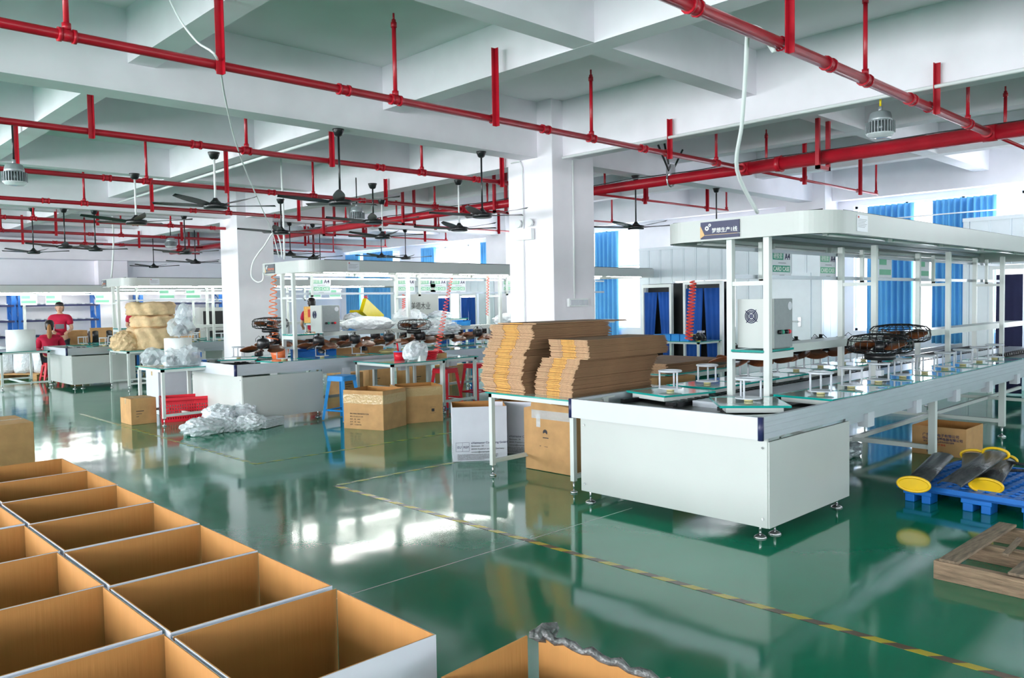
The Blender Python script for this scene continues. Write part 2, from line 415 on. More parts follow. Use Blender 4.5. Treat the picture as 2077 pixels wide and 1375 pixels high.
for k, (y, lab) in enumerate(zip([2.53, 5.23, 7.9, 10.56, 13.27, 15.95, 18.6, 21.3], labs)):
    r = .038 if k == 0 else .03
    t, cp, ri, ha = branch(y, XL + .1, 9.1, r, lab)
    X0 = XL + .1
    for x in (-5.0, -2.6, 2.36, 4.82, 7.4): ha(x - X0, {2.36: 3.82, 4.82: 3.8, 7.4: 3.56}.get(x, 3.8))
    off = (k % 2) * .05
    for x in (-3.9, -1.0, 1.41 + off, 3.85 - off, 6.11 + off, 8.42): ri(x - X0, 3.82); cp(x - X0)
    for x in (.3, 3.33, 5.5, 7.0): cp(x - X0)
    # thin far branch beyond the main
    r2 = .018
    t2, cp2, ri2, ha2 = branch(y, 9.1, 13.1, r2, 'thin red end branch right of the thick main pipe, %s from the front' % ORD[k])
    ha2(2.35 - .9, 3.75); ri2(.5, 3.7); ri2(1.57, 3.75); ri2(3.95, 3.75); ha2(3.25, 3.75)
mp_ = thing('main_pipe', 'thick red main water pipe crossing from right foreground to behind the column', 'pipe', (9.1, 0, ZP))
b = MB(); b.tube([(0, YN + .2, 0), (0, 5.2, 0)], .078, 20); b.tube([(0, 5.2, 0), (0, YF - .8, 0)], .066, 20); b.build('pipe_run', m_red, mp_)
for y in (4.8, 2.1, 8.3, 13.0, 18.1, 23.0):
    b = MB(); b.tube([(0, y - .03, 0), (0, y + .03, 0)], .092, 20); b.tube([(0, y - .045, 0), (0, y - .035, 0)], .1, 12); b.build('coupling', m_red, mp_)
for y in (4.25, .6, 7.95, 9.7, 12.2, 15.0, 17.6, 22):
    b = MB()
    for s in (-1, 1): b.box(s * .13 - .02, s * .13 + .02, y - .022, y + .022, -.14, ZS - ZP)
    b.box(-.15, .15, y - .022, y + .022, -.14, -.1); b.build('hanger', m_red, mp_)
for y in (2.53, 5.23, 7.9, 10.56, 13.27):
    b = MB(); b.tube([(-.12, y, 0), (-.07, y, 0)], .055, 14); b.tube([(0, y - .06, 0), (0, y + .06, 0)], .083, 20); b.build('tee_clamp', m_red, mp_)
b = MB(); b.tube([(.02, YN + .2, .09)] + [(.02 + .01 * sin(y), y, .085 + .012 * sin(y * 3)) for y in [k * 1.0 for k in range(-8, 24)]], .008, 5); b.build('cable', m_black, mp_)
# anti-sway bracket on the main pipe
p = P(1328, 352, 3.15)
sw = thing('pipe_brace', 'black V shaped brace clamp above the thick pipe beside the column', 'bracket', (9.1, 6.35, 3.2))
b = MB()
for d in (-.28, .28, 0): b.tube([(0, 0, .06), (0 if d == 0 else d, 0 if d else .12, ZB2 - 3.2 if d else .6)], .014, 6)
b.build('brace_rod', m_black, sw)
b = MB(); b.box(-.05, .05, -.04, .04, .05, .2); b.tube([(0 + .09 * cos(a), 0, .09 * sin(a)) for a in [k * pi / 6 for k in range(12)]], .013, 5, closed=True); b.build('clamp', m_chrome, sw)

# ------------------------------------------------------------------ ceiling fans
def ceiling_fan(x, y, zc, zb, label, rodm, rot):
    t = thing('ceiling_fan', label, 'ceiling fan', (x, y, zb), rot, 'black ceiling fans')
    b = MB(); b.lathe([(.025, zc - zb - .07), (.04, zc - zb - .06), (.058, zc - zb - .012), (.06, zc - zb)], seg=16); b.build('canopy', m_black, t)
    b = MB(); b.tube([(0, 0, .05), (0, 0, zc - zb - .05)], .011, 8); b.build('rod', rodm, t)
    b = MB(); b.lathe([(.095, -.035), (.115, -.03), (.12, -.005), (.118, .02), (.06, .03), (.03, .06), (.02, .08)], seg=24); b.build('motor', m_black, t)
    for k in range(5):
        a = 2 * pi * k / 5; bl = MB(); n = 9; vs = []
        T = Matrix.Rotation(a, 4, 'Z')
        up, lo = [], []
        for i in range(n):
            u = i / (n - 1); r_ = .11 + u * .52; w = .03 + .03 * sin(pi * min(1, u * 1.15)) if u < .95 else .015
            z = .005 + .035 * u; tw = .009
            up.append((bl.bm.verts.new(T @ Vector((r_, w, z + tw))), bl.bm.verts.new(T @ Vector((r_, -w, z - tw)))))
            lo.append((bl.bm.verts.new(T @ Vector((r_, w, z + tw - .004))), bl.bm.verts.new(T @ Vector((r_, -w, z - tw - .004)))))
        for i in range(n - 1):
            for A in (up, lo): bl.bm.faces.new((A[i][0], A[i][1], A[i + 1][1], A[i + 1][0]))
            for s in (0, 1): bl.bm.faces.new((up[i][s], up[i + 1][s], lo[i + 1][s], lo[i][s]))
        bl.bm.faces.new((up[0][0], up[0][1], lo[0][1], lo[0][0])); bl.bm.faces.new((up[-1][0], up[-1][1], lo[-1][1], lo[-1][0]))
        bl.build('blade', m_black, t)
    return t
FANS = [(4.5, 7.19, ZB, 2.65, 'large black ceiling fan hanging left of the big column', 0),
        (6.45, 7.19, ZB, 2.64, 'black ceiling fan beside the left edge of the big column', 0),
        (9.43, 7.19, ZB, 2.65, 'black ceiling fan just right of the big column', 0),
        (11.57, 7.19, ZB, 2.72, 'black ceiling fan half hidden behind the near lamp hood', 0),
        (3.56, 8.03, ZP - .03, 2.63, 'black ceiling fan on a white rod left of the largest fan', 1),
        (3.47, 10.03, ZP, 2.63, 'black ceiling fan on a white rod, leftmost of the white rod pair', 1),
        (6.14, 9.01, ZP, 2.7, 'black ceiling fan between the largest fan and the column', 0),
        (7.28, 8.6, ZP + .1, 2.63, 'black ceiling fan directly below the fan beside the column', 1),
        (7.2, 10.33, ZP, 2.64, 'black ceiling fan above the printed sheets of the second line', 1),
        (5.94, 11.14, ZP, 2.71, 'black ceiling fan right of the smaller column', 0),
        (4.31, 18.2, ZB2, 2.76, 'leftmost black ceiling fan in the photo', 0),
        (4.25, 15.84, ZB, 2.72, 'black ceiling fan at left, on the longest dark rod of a pair', 0),
        (4.75, 15.84, ZB, 2.69, 'black ceiling fan at left with loose wires on its rod', 0),
        (7.83, 21.5, ZB2, 2.68, 'lowest black ceiling fan above the third lamp hood', 0),
        (6.38, 15.84, ZB, 2.68, 'black ceiling fan just left of the smaller column', 0),
        (7.72, 18.6, ZB2, 2.65, 'small black ceiling fan against the smaller column', 0),
        (8.64, 15.84, ZB, 2.71, 'small black ceiling fan by the second hood corner cable', 0),
        (9.2, 15.84, ZB, 2.65, 'small black ceiling fan with rod ending at the second hood', 0),
        (11.03, 18.66, ZB2, 2.62, 'tiny far black ceiling fan over the second hood', 0),
        (11.0, 15.84, ZB, 2.73, 'far black ceiling fan in front of the blue curtain, left one', 0),
        (11.7, 15.84, ZB, 2.71, 'far black ceiling fan in front of the blue curtain, right one', 0)]
for i, (x, y, zc, zb, lab, wr) in enumerate(FANS):
    ceiling_fan(x, y, zc, zb, lab, m_pvc if wr else m_black, .35 + i * .83)

# high bay lamps
def highbay(x, y, z, ztop, label):
    t = thing('highbay_lamp', label, 'lamp', (x, y, z), 0, 'round high bay lamps')
    b = MB(); b.lathe([(.07, .19), (.085, .18), (.1, .13), (.1, .1)], seg=20); b.tube([(0, 0, .19), (0, 0, .24)], .02, 8); b.build('driver_housing', m_lamp, t)
    b = MB()
    for k in range(28):
        a = 2 * pi * k / 28; T = Matrix.Rotation(a, 4, 'Z'); b.box(.08, .125, -.003, .003, 0, .1, T=T)
    b.cyl(0, 0, 0, .1, .085, 20); b.build('cooling_fins', m_lamp, t)
    b = MB(); b.lathe([(.04, -.04), (.09, -.035), (.115, -.01), (.12, 0)], seg=20); b.build('lens', m_lens, t)
    b = MB(); b.tube([(0, 0, .24), (0, 0, ztop - z)], .01, 6); b.build('hook_rod', m_ylw if y < 4 else m_black, t)
highbay(7.5, 2.97, 3.06, ZB, 'grey finned high bay lamp hanging at upper right')
highbay(2.24, 10.1, 3.0, ZB2, 'finned high bay lamp at the left edge of the photo')
highbay(7.12, 10.9, 2.95, 3.6, 'pale high bay lamp beside the largest ceiling fan')
highbay(7.17, 18.6, 3.0, ZB2, 'small high bay lamp far back left of the smaller column')

# conduits on beams and column
def conduit(label, pts, r=.014):
    b = MB(); b.tube(pts, r, 6); return tag(b.build('conduit', m_pvc), label, 'conduit', 'white conduits and cables')
conduit('white conduit along the edge of the cross beam right of column', [(7.4, 6.75, 3.36), (7.4, 0, 3.36), (7.4, YN + .05, 3.36)], .018)
conduit('white conduit under the beam behind the largest fan', [(4.9, 7.4, 3.5), (5.0, 15.6, 3.5)], .02)
conduit('white conduit down the left face of the big column', [(7.24, 7.5, 3.38), (7.24, 7.34, 3.38), (7.24, 7.3, 3.3), (7.24, 7.3, .3)], .009)
conduit('white conduit down the right face of the big column', [(7.62, 6.785, 3.36), (7.62, 6.785, 1.62)], .014)
conduit('white conduit on the right wall above the windows', [(15.0, 22, 3.45), (15.0, 14, 3.5), (15.0, 6.8, 3.42), (15.0, -2, 3.5)], .014)
so = thing('socket_box', 'white switch and socket box low on the big column', 'socket', (7.66, 6.79, 1.58))
b = MB(); b.box(-.18, .18, -.045, .0, -.05, .05); b.build('housing', m_pvc, so)
for k in range(4):
    b = MB(); b.box(-.16 + k * .085, -.09 + k * .085, -.052, -.045, -.035, .035); b.build('rocker', m_fascia, so)
el = thing('emergency_light', 'white twin headed emergency light on the big column', 'lamp', (7.25, 7.25, 2.5))
b = MB(); b.box(-.06, 0, -.14, .14, -.12, .02); b.build('battery_box', m_pvc, el, bevel=.005)
for s in (-1, 1):
    b = MB(); b.lathe([(.03, -.05), (.055, 0), (.05, .01)], seg=14, T=Matrix.Translation((-.05, s * .1, .09)) @ Matrix.Rotation(radians(-80), 4, 'Y')); b.build('lamp_head', m_pvc, el)

# loose cables hanging from the ceiling
def cable(label, pts, r=.008, m=None):
    n = len(pts); V = [Vector(p) for p in pts]; out = []
    for i in range(n - 1):
        p0 = V[max(i - 1, 0)]; p1 = V[i]; p2 = V[i + 1]; p3 = V[min(i + 2, n - 1)]
        for k in range(5):
            t = k / 5; out.append(.5 * ((2 * p1) + (-p0 + p2) * t + (2 * p0 - 5 * p1 + 4 * p2 - p3) * t * t + (-p0 + 3 * p1 - 3 * p2 + p3) * t ** 3))
    out.append(V[-1]); b = MB(); b.tube(out, r, 6); return tag(b.build('cable', m or m_pvc), label, 'cable', 'white conduits and cables')
cable('thick white hose dropping from the upper right pipe to the near hood', [P(1500, 432, 2.27) + Vector((.1, -.1, 0)), PX(1495, 345, 5.35), PX(1505, 250, 5.05), PX(1512, 150, 4.8), PX(1516, 70, 4.6), PX(1521, 54, 4.55), PX(1545, 62, 4.6), PX(1556, 82, 4.7), PX(1570, 105, 4.78)], .015)
cable('thin white cable crossing the left ceiling beam and front pipes', [PX(335, -20, 2.2), PX(365, 40, 2.25), PX(400, 85, 2.3), PX(440, 118, 2.33), PX(455, 190, 2.9), PX(470, 260, 3.4), PX(482, 300, 3.66), PX(500, 350, 4.6), PX(530, 420, 5.3), PX(552, 470, 5.8), PX(566, 522, 5.95)], .008)
cable('white cable loop on the left corner of the second hood', [PX(572, 522, 5.95), PX(568, 490, 5.92), PX(556, 470, 5.9), PX(535, 500, 5.85), PX(523, 515, 5.83), PX(512, 535, 5.8), PX(510, 560, 5.78), PX(522, 572, 5.78), PX(533, 568, 5.82), PX(534, 553, 5.83)], .012)
cable('white cable running down to the third lamp hood', [PX(226, 563, 6.1), PX(230, 500, 6.1), PX(228, 430, 6.1), PX(226, 385, 6.1)], .02)
cable('straight white cable tube over the second hood corner', [PX(577, 526, 6.3), PX(575, 440, 6.3), PX(570, 322, 6.3)], .018)

# ------------------------------------------------------------------ assembly lines
def rr(x0, x1, y0, y1, R, n=6, corners=(1, 1, 1, 1)):
    pts = []
    for (cx_, cy_, a0), c in zip(((x0, y0, pi), (x1, y0, 1.5 * pi), (x1, y1, 0), (x0, y1, .5 * pi)), corners):
        if not c: pts.append((cx_, cy_)); continue
        ox = cx_ + (R if cx_ == x0 else -R); oy = cy_ + (R if cy_ == y0 else -R)
        for k in range(n + 1):
            a = a0 + .5 * pi * k / n; pts.append((ox + R * cos(a), oy + R * sin(a)))
    return pts
def conveyor(y0, L, which, nleg):
    t = thing('assembly_conveyor', 'white steel assembly line conveyor table, ' + which, 'conveyor', (4.7, y0, 0), 0, 'assembly conveyors')
    Wd = 1.66
    b = MB(); b.box(.09, .11, .01, 1.62, .09, .70); b.build('end_panel', m_panel, t, bevel=.003)
    for y in (.0, 1.6):
        b = MB(); b.box(.1, 1.31, y, y + .02, .09, .66); b.build('side_panel', m_panel, t)
    for z in (.15, .62):
        for y in (.04, 1.58): b = MB(); b.tube([(.082, y, z), (.092, y, z)], .008, 8); b.build('screw', m_chrome, t)
    b = MB(); b.box(0, .03, .02, Wd, .685, .83); b.build('end_fascia', m_fascia, t)
    for y, s in ((0, 1), (Wd, -1)):
        b = MB(); ya, yb = sorted((y, y + s * .035)); b.box(.03, L, ya, yb, .685, .722)
        ya, yb = sorted((y + s * .004, y + s * .035)); b.box(.03, L, ya, yb, .722, .727); b.box(.03, L, ya, yb, .765, .77); b.box(.03, L, ya, yb, .795, .80)
        ya, yb = sorted((y, y + s * .035)); b.box(.03, L, ya, yb, .727, .765); b.box(.03, L, ya, yb, .77, .795); b.box(.03, L, ya, yb + .0, .80, .83)
        b.build('side_rail', m_alu, t)
        b = MB(); b.cyl(.012, y + s * .012, .68, .832, .02, 12); b.build('corner_cap', m_navy, t)
    b = MB(); b.box(.03, L, .035, Wd - .035, .72, .755); b.build('tray', m_dark, t)
    # white curved guide inside the end
    arc = [p for p in rr(.03, L, .035, Wd - .035, .5, 8, (1, 0, 0, 1)) if p[0] < .6]
    for cy_ in (.035, Wd - .035):
        b = MB(); s = 1 if cy_ < 1 else -1
        seg = sorted([p for p in arc if (p[1] < .83) == (s == 1)], key=lambda p: (p[1] - p[0]) * s)
        for (ax, ay), (bx_, by) in zip(seg, seg[1:]):
            if math.hypot(ax - bx_, ay - by) < .3: b.box(0, math.hypot(bx_ - ax, by - ay), -.004, .004, .72, .815, T=Matrix.Translation((ax, ay, 0)) @ Matrix.Rotation(math.atan2(by - ay, bx_ - ax), 4, 'Z'))
        poly = [(.03, cy_)] + [(.53 - .5 * sin(a), cy_ + s * (.5 - .5 * cos(a))) for a in [k * pi / 16 for k in range(9)]]
        b.prism(poly, .80, .812); b.build('curved_guide', m_white, t)
    b = MB()
    for y in (.62, 1.04): b.box(.55, L, y - .02, y + .02, .755, .79)
    for y in (.14, 1.52):
        b.box(.5, L, y - .02, y + .02, .755, .79)
    k = .5
    while k < L:
        for y in (.6, 1.06): b.box(k, k + .05, y - .035, y + .035, .77, .80)
        k += .1
    b.build('drive_chain', m_black, t)
    b = MB(); b.box(.7, L, .68, .98, .755, .80); b.build('centre_rail', m_alu, t)
    for i in range(nleg):
        x = 3.24 + i * 2.16
        if x > L: break
        for y in (.04, Wd - .1):
            b = MB(); b.box(x, x + .06, y, y + .06, .12, .69)
            b.build('leg', m_white, t)
            b = MB(); b.tube([(x + .03, y + .03, 0.012), (x + .03, y + .03, .13)], .01, 6); b.lathe([(.045, 0), (.04, .012), (.015, .025)], (x + .03, y + .03, 0), 12); b.build('foot', m_chrome, t)
        b = MB(); b.box(x + .01, x + .05, .1, Wd - .1, .16, .2); b.build('stretcher', m_white, t)
    b = MB(); b.box(1.3, L, Wd / 2 - .02, Wd / 2 + .02, .16, .2); b.build('long_stretcher', m_white, t)
    for x, y in ((.3, .07), (1.25, .07), (.12, 1.55), (.16, .1)):
        b = MB(); b.tube([(x, y, .01), (x, y, .12)], .009, 6); b.lathe([(.045, 0), (.04, .01), (.014, .025)], (x, y, 0), 12); b.build('foot', m_chrome, t)
    x = 1.65
    while x < L - .2:
        b = MB(); b.box(x, x + .12, -.0, .08, .57, .685); b.build('bracket', m_fascia, t); x += 1.02
    b = MB(); b.box(1.31, L, .03, .05, .62, .685); b.build('under_rail', m_alu, t)
    return t
LN = [(2.6, 9.2, 'nearest line at right', 4), (10.18, 9.2, 'second line behind the flattened cartons', 4), (17.75, 7.4, 'third line at left beside the seated worker', 3)]
for a in LN: conveyor(*a)

def gantry(y0, L, which):
    t = thing('gantry_frame', 'white square tube frame standing on ' + which, 'frame', (5.9, y0, .80), 0, 'white frames over the conveyors')
    ya, yb = .62, .95
    x = 0; k = 0
    while x < L:
        for y in (ya, yb):
            b = MB(); b.box(x, x + .05, y - .025, y + .025, 0, 1.29); b.build('post', m_white, t)
        b = MB(); b.box(x + .005, x + .045, ya, yb, .9, .935); b.build('cross_bar', m_white, t)
        b = MB(); b.box(x + .5, x + .535, yb - .02, yb + .015, .93, 1.28); b.box(x + .5, x + .53, yb - .02, yb + .01, .93, .96); b.build('hanger_post', m_white, t)
        x += 2.08; k += 1
    b = MB(); b.box(.05, L - .3, yb + .03, yb + .055, .965, 1.0); b.build('lower_card_rail', m_alu, t)
    b = MB(); b.box(.05, L - .3, yb + .03, yb + .055, 1.2, 1.23); b.build('upper_card_rail', m_alu, t)
    b = MB(); b.box(.55, L - .3, ya + .08, yb - .02, .33, .40); b.build('shelf_rail', m_white, t)
    b = MB(); b.box(-.01, .5, ya + .02, yb - .02, .36, .378); b.build('glass_shelf', m_teal, t)
    b = MB(); b.box(0, .5, ya + .025, yb - .025, .30, .355); b.build('shelf_support', m_white, t)
    return t
gw = ['the nearest conveyor', 'the second conveyor', 'the third conveyor']
for (y0, L, w, n), g in zip(LN, gw): gantry(y0, L - 1.3, g)

def hood(y0, L, which, on, n):
    t = thing('lamp_hood', 'long white lamp hood with rounded corners over ' + which, 'lamp hood', (5.85, y0 + .08, 2.08), 0, 'lamp hoods over the conveyors')
    Wd = 1.55; H = .175
    b = MB(); out = rr(0, L, 0, Wd, .28, 12); inn = rr(.03, L - .03, .03, Wd - .03, .26, 12); m = len(out)
    O = [[b.bm.verts.new((x, y, z)) for x, y in out] for z in (0, H)]; I = [[b.bm.verts.new((x, y, z)) for x, y in inn] for z in (0, H)]
    for i in range(m):
        j = (i + 1) % m
        for q in ((O[0][i], O[0][j], O[1][j], O[1][i]), (I[0][j], I[0][i], I[1][i], I[1][j]), (O[0][j], O[0][i], I[0][i], I[0][j]), (O[1][i], O[1][j], I[1][j], I[1][i])):
            f = b.bm.faces.new(q)
    b.build('skirt', m_panel, t)
    b = MB(); b.prism(rr(.02, L - .02, .02, Wd - .02, .26, 6), H - .03, H - .02); b.build('top_cover', m_white, t)
    for y in (.2, .78, Wd - .2):
        b = MB(); b.box(.1, L - .1, y - .03, y + .03, .10, .14); b.build('inner_rail', m_alu, t)
    k = 0; x = .35
    while x < L - 1.3:
        for y in (.2, Wd - .2):
            b = MB(); b.box(x, x + 1.2, y - .022, y + .022, .03, .06)
            b.box(x, x + .03, y - .02, y + .02, -.0, .03); b.box(x + 1.17, x + 1.2, y - .02, y + .02, 0, .03)
            fx = b.build('lamp_fixture', m_white, t)
            b = MB(); b.tube([(x + .03, y, .012), (x + 1.17, y, .012)], .014, 8); q = b.build('tube', m_tubeon if on else m_tubeoff, t); q.parent = fx
        x += 1.3
    b = MB(); b.tube([(.3, .03, H + .005), (L - .2, .03, H + .005)], .006, 5)
    b.tube([(.1, .1, H + .005), (.1, Wd - .1, H + .005)], .006, 5); b.build('cable', m_black, t)
    return t
h1 = hood(2.6, 8.2, 'the nearest conveyor', False, 1)
h2 = hood(10.18, 8.4, 'the second conveyor', True, 2)
h3 = hood(17.75, 8.0, 'the third conveyor', True, 3)
h4 = hood(22.0, 8.6, 'the farthest line at the back left', True, 4)
for h in (h4,): h.location.x = 2.6; h.location.z = 2.03
for x0 in (3.0, 5.1, 7.2, 9.3):
    b = MB()
    b.box(x0, x0 + .05, 22.7, 22.75, 0, 2.03); tag(b.build('hood_post', m_white), 'white post under the farthest lamp hood, ' + {3.0: 'leftmost', 5.1: 'second from the left', 7.2: 'third from the left', 9.3: 'rightmost'}[x0], 'post', 'posts of the farthest hood')

# signs on the hood ends
def hood_sign(h, yc, w, col, tcol, label, full):
    x = 5.85; hy = h.location.y; z = 2.165
    t = thing('line_sign', label, 'sign', (x, yc, z), 0, 'line name signs')
    b = MB(); T = Matrix(((0, 0, -1, 0), (-1, 0, 0, 0), (0, 1, 0, 0), (0, 0, 0, 1)))   # local x -> -Y (right in view), y -> up
    # polygon outline: notch on the left side with a gold wedge
    def f(u, v): return (u * w - w / 2, v * .14 - .07)
    b.prism([f(.11, .24), f(1, .24), f(1, 1), f(0, 1), f(0, .78)], .002, .012, T=T); b.prism([f(0, 0), f(1, 0), f(1, .2), f(.1, .2), f(0, .05)], .002, .012, T=T)
    b.build('board', col, t)
    b = MB(); b.prism([f(-.02, .05), f(.1, .22), f(0, .78), f(-.02, .74)], .001, .008, T=T); b.build('gold_wedge', m_goldp, t)
    R_, U_ = (0, -1, 0), (0, 0, 1)
    text('梦想生产1线' if full == 1 else '梦想生产%d线' % full, .043 * w / .36, tcol, t, (-.0135, -(f(.3, .36)[0]), f(.3, .36)[1]), R_, U_, bold=.01)
    b = MB(); b.prism([f(.12, .215), f(.95, .215), f(.95, .235), f(.12, .235)], .012, .0145, T=T); b.build('gold_line', m_goldp, t)
    for (u, v, r_) in ((.17, .62, .021), (.245, .8, .014)):
        b = MB(); cx_, cy_ = f(u, v); n = 16
        b.prism([(cx_ + r_ * (1 if k % 2 else .78) * cos(2 * pi * k / n), cy_ + r_ * (1 if k % 2 else .78) * sin(2 * pi * k / n)) for k in range(n)], .012, .014, T=T)
        b.build('gear_mark', m_wprint, t)
        b = MB(); b.prism([(cx_ + r_ * .35 * cos(2 * pi * k / 10), cy_ + r_ * .35 * sin(2 * pi * k / 10)) for k in range(10)], .014, .0155, T=T); b.build('gear_hole', col, t)
hood_sign(h1, 3.60, .36, m_navy, m_wprint, 'navy sign with white Chinese lettering and gears on the nearest hood', 1)
hood_sign(h2, 11.35, .30, m_greypl, m_oran, 'small grey sign with orange lettering on the second hood', 2)
hood_sign(h3, 19.0, .26, m_greypl, m_oran, 'tiny dark sign on the end of the third hood', 3)
# paper notices on hood sides
def notice(x, y, z, label):
    t = thing('notice_sheet', label, 'notice', (x, y, z), 0, 'printed notices on the hoods')
    b = MB(); b.box(-.1, .1, -.004, 0, -.065, .065); b.build('sheet', m_card, t)
    b = MB(); b.box(-.085, -.065, -.006, -.004, .04, .055); b.build('red_mark', m_inkr, t)
    b = MB()
    for k in range(6): b.box(-.085, .08 - .02 * (k % 3), -.0055, -.004, .03 - k * .012, .032 - k * .012)
    b.build('print_lines', m_inkb, t)
notice(6.42, 2.68, 2.17, 'white printed notice on the side of the nearest hood')
notice(6.62, 10.26, 2.17, 'pale printed notice on the side of the second hood')
notice(6.5, 17.83, 2.17, 'faint printed notice on the side of the third hood')

# card sleeves
def card_sheet(x, y, z, label, group, full=False, ghost=False):
    t = thing('card_sleeve', label, 'card sleeve', (x, y, z), 0, group)
    b = MB(); b.box(-.18, .18, 0, .004, -.12, .13); b.build('sleeve', m_card, t)
    g = m_lgreen if ghost else m_green
    b = MB(); b.box(-.165, .03, -.002, 0, .04, .11); b.build('green_label', g, t)
    b = MB(); b.box(-.165, .155, -.002, 0, -.07, -.01); b.build('green_band', g, t)
    if full:
        text('A4', .085, m_ink, t, (.055, -.003, .045), (1, 0, 0), (0, 0, 1), bold=.01)
        text('CARD CASE', .056, m_wprint, t, (-.158, -.003, -.06), (1, 0, 0), (0, 0, 1), bold=.012)
        text('硬胶套', .055, m_wprint, t, (-.155, -.003, .055), (1, 0, 0), (0, 0, 1))
        b = MB(); b.box(-.06, .08, -.0015, 0, .01, .014); b.box(-.04, .05, -.0015, 0, -.1, -.096); b.build('print_lines', m_inkb, t)
    return t
for i, x in enumerate([6.87, 7.81, 9.23, 10.4]):
    card_sheet(x, 3.595, 1.9, 'transparent A4 card sleeve under the nearest hood, ' + ORD[i] + ' from the left', 'card sleeves of the nearest line', i < 2, i > 0)
l2c = [6.25, 7.9, 8.35, 8.6, 9.05, 10.35, 11.2]
for i, x in enumerate(l2c):
    card_sheet(x + .35, 11.17, 1.9, 'transparent A4 card sleeve under the second hood, ' + ORD[i] + ' from the left', 'card sleeves of the second line', True, True)
for i, x in enumerate([7.1, 7.7, 8.9, 9.6, 10.9, 11.5]):
    card_sheet(x, 18.74, 1.9, 'small green printed sleeve under the third hood, ' + ORD[i] + ' from the left', 'card sleeves of the third line', False, True)
b = MB(); b.box(2.7, 10.4, 22.59, 22.61, 1.97, 2.0); tag(b.build('card_rail', m_alu), 'thin rail under the farthest lamp hood', 'rail')
for i, x in enumerate([4.3, 5.2, 5.75, 6.9]):
    card_sheet(x, 22.6, 1.85, 'faint green printed sleeve at the farthest hood, ' + ORD[i] + ' from the left', 'card sleeves of the farthest line', False, True)

# control cabinets
def cabinet(x, y, z, label, s=1.0):
    t = thing('control_cabinet', label, 'electrical cabinet', (x, y, z), 0, 'control cabinets on the frames')
    b = MB(); b.box(0, .30, -.05, .28, 0, .40); b.build('housing', m_cab, t, bevel=.006)
    b = MB(); b.box(-.012, 0, -.045, .275, 0, .40); b.build('end_plate', m_panel, t)
    b = MB(); Tm = Matrix.Translation((-.014, .15, .26)) @ Matrix.Rotation(radians(90), 4, 'Y')
    for r_ in (.055, .042, .03): b.tube([Tm @ Vector((r_ * cos(a), r_ * sin(a), 0)) for a in [k * pi / 9 for k in range(18)]], .004, 4, closed=True)
    b.lathe([(.018, -.002), (.018, .006)], seg=12, T=Tm)
    for k in range(4): b.tube([Tm @ Vector((.018 * cos(k * pi / 2 + .7), .018 * sin(k * pi / 2 + .7), 0)), Tm @ Vector((.07 * cos(k * pi / 2 + .7), .07 * sin(k * pi / 2 + .7), 0))], .003, 4)
    b.build('fan_guard', m_navy, t)
    for xx, mm, nm in ((.06, m_black, 'switch'), (.10, m_green, 'green_button'), (.17, m_black, 'switch'), (.21, m_redl, 'red_button')):
        b = MB(); b.lathe([(.018, 0), (.018, .02), (.012, .03)], seg=12, T=Matrix.Translation((xx, -.05, .13)) @ Matrix.Rotation(radians(90), 4, 'X')); b.build(nm, mm, t)
    b = MB(); b.lathe([(.035, 0), (.035, .002)], seg=18, T=Matrix.Translation((.25, -.051, .34)) @ Matrix.Rotation(radians(90), 4, 'X')); b.build('round_sticker', m_fascia, t)
cabinet(6.0, 3.25, 1.19, 'grey control cabinet with a round fan grille inside the nearest frame')
cabinet(6.35, 10.78, 1.2, 'pale green control cabinet with red and green buttons on second line')
cabinet(6.7, 18.45, 1.2, 'far control cabinet on the third line frame')

# ------------------------------------------------------------------ glass pallets with ring stands
def make_plate(stand=True):
    t = thing('glass_pallet', 'x', 'glass plate', (0, 0, 0))
    b = MB(); b.box(-.27, .27, -.245, .245, .012, .022); b.build('glass', m_glass, t)
    b = MB()
    for a in ((-.273, .273, -.248, -.245), (-.273, .273, .245, .248), (-.273, -.27, -.245, .245), (.27, .273, -.245, .245)): b.box(*a, .008, .024)
    b.build('teal_edge', m_teal, t)
    b = MB(); b.box(-.24, .24, -.2, .2, -.03, .008); b.build('carrier', m_white, t)
    b = MB(); b.cyl(0, 0, .024, .045, .032, 14); b.build('puck', m_puck, t)
    if stand:
        b = MB(); b.cyl(0, 0, .045, .052, .098, 24); b.build('base_disc', m_fascia, t)
        b = MB(); b.tube([(.09 * cos(a), .09 * sin(a), .19) for a in [k * pi / 12 for k in range(24)]], .009, 6, closed=True); b.build('ring', m_fascia, t)
        for k in range(3):
            a = k * 2 * pi / 3 + .5
            b = MB(); b.tube([(.088 * cos(a), .088 * sin(a), .05), (.088 * cos(a), .088 * sin(a), .19)], .008, 6); b.build('post', m_fascia, t)
    return t
plate0 = make_plate(); used = [0]
def plate(x, y, rz, label, group):
    if not used[0]:
        used[0] = 1; plate0.location = (x, y, .812); plate0.rotation_euler = (0, 0, rz); plate0['label'] = label; plate0['group'] = group; return plate0
    return dup(plate0, (x, y, .812), rz, label, group)
g1 = 'glass pallets on the nearest conveyor'
plate(5.38, 3.08, radians(40), 'teal edged glass pallet turned diagonally at the near conveyor end', g1)
plate(5.60, 3.93, radians(-14), 'teal edged glass pallet at the far corner of the near conveyor end', g1)
for i in range(9):
    x = 6.13 + i * .56
    plate(x, 2.88, radians(-4 if i == 0 else 0), 'glass pallet with ring stand, near row of nearest conveyor, %s from the end' % nth(i), g1)
for i in range(8):
    plate(6.27 + i * .56, 4.0, 0, 'glass pallet with ring stand, back row of nearest conveyor, %s from the end' % nth(i), g1)
g2 = 'glass pallets on the second conveyor'
plate(5.35, 11.45, radians(-30), 'glass pallet at the far corner of the second conveyor end', g2)
for i in range(9): plate(5.55 + i * .62, 10.46, radians(10 if i == 0 else 0), 'glass pallet, near row of the second conveyor, %s from the end' % nth(i), g2)
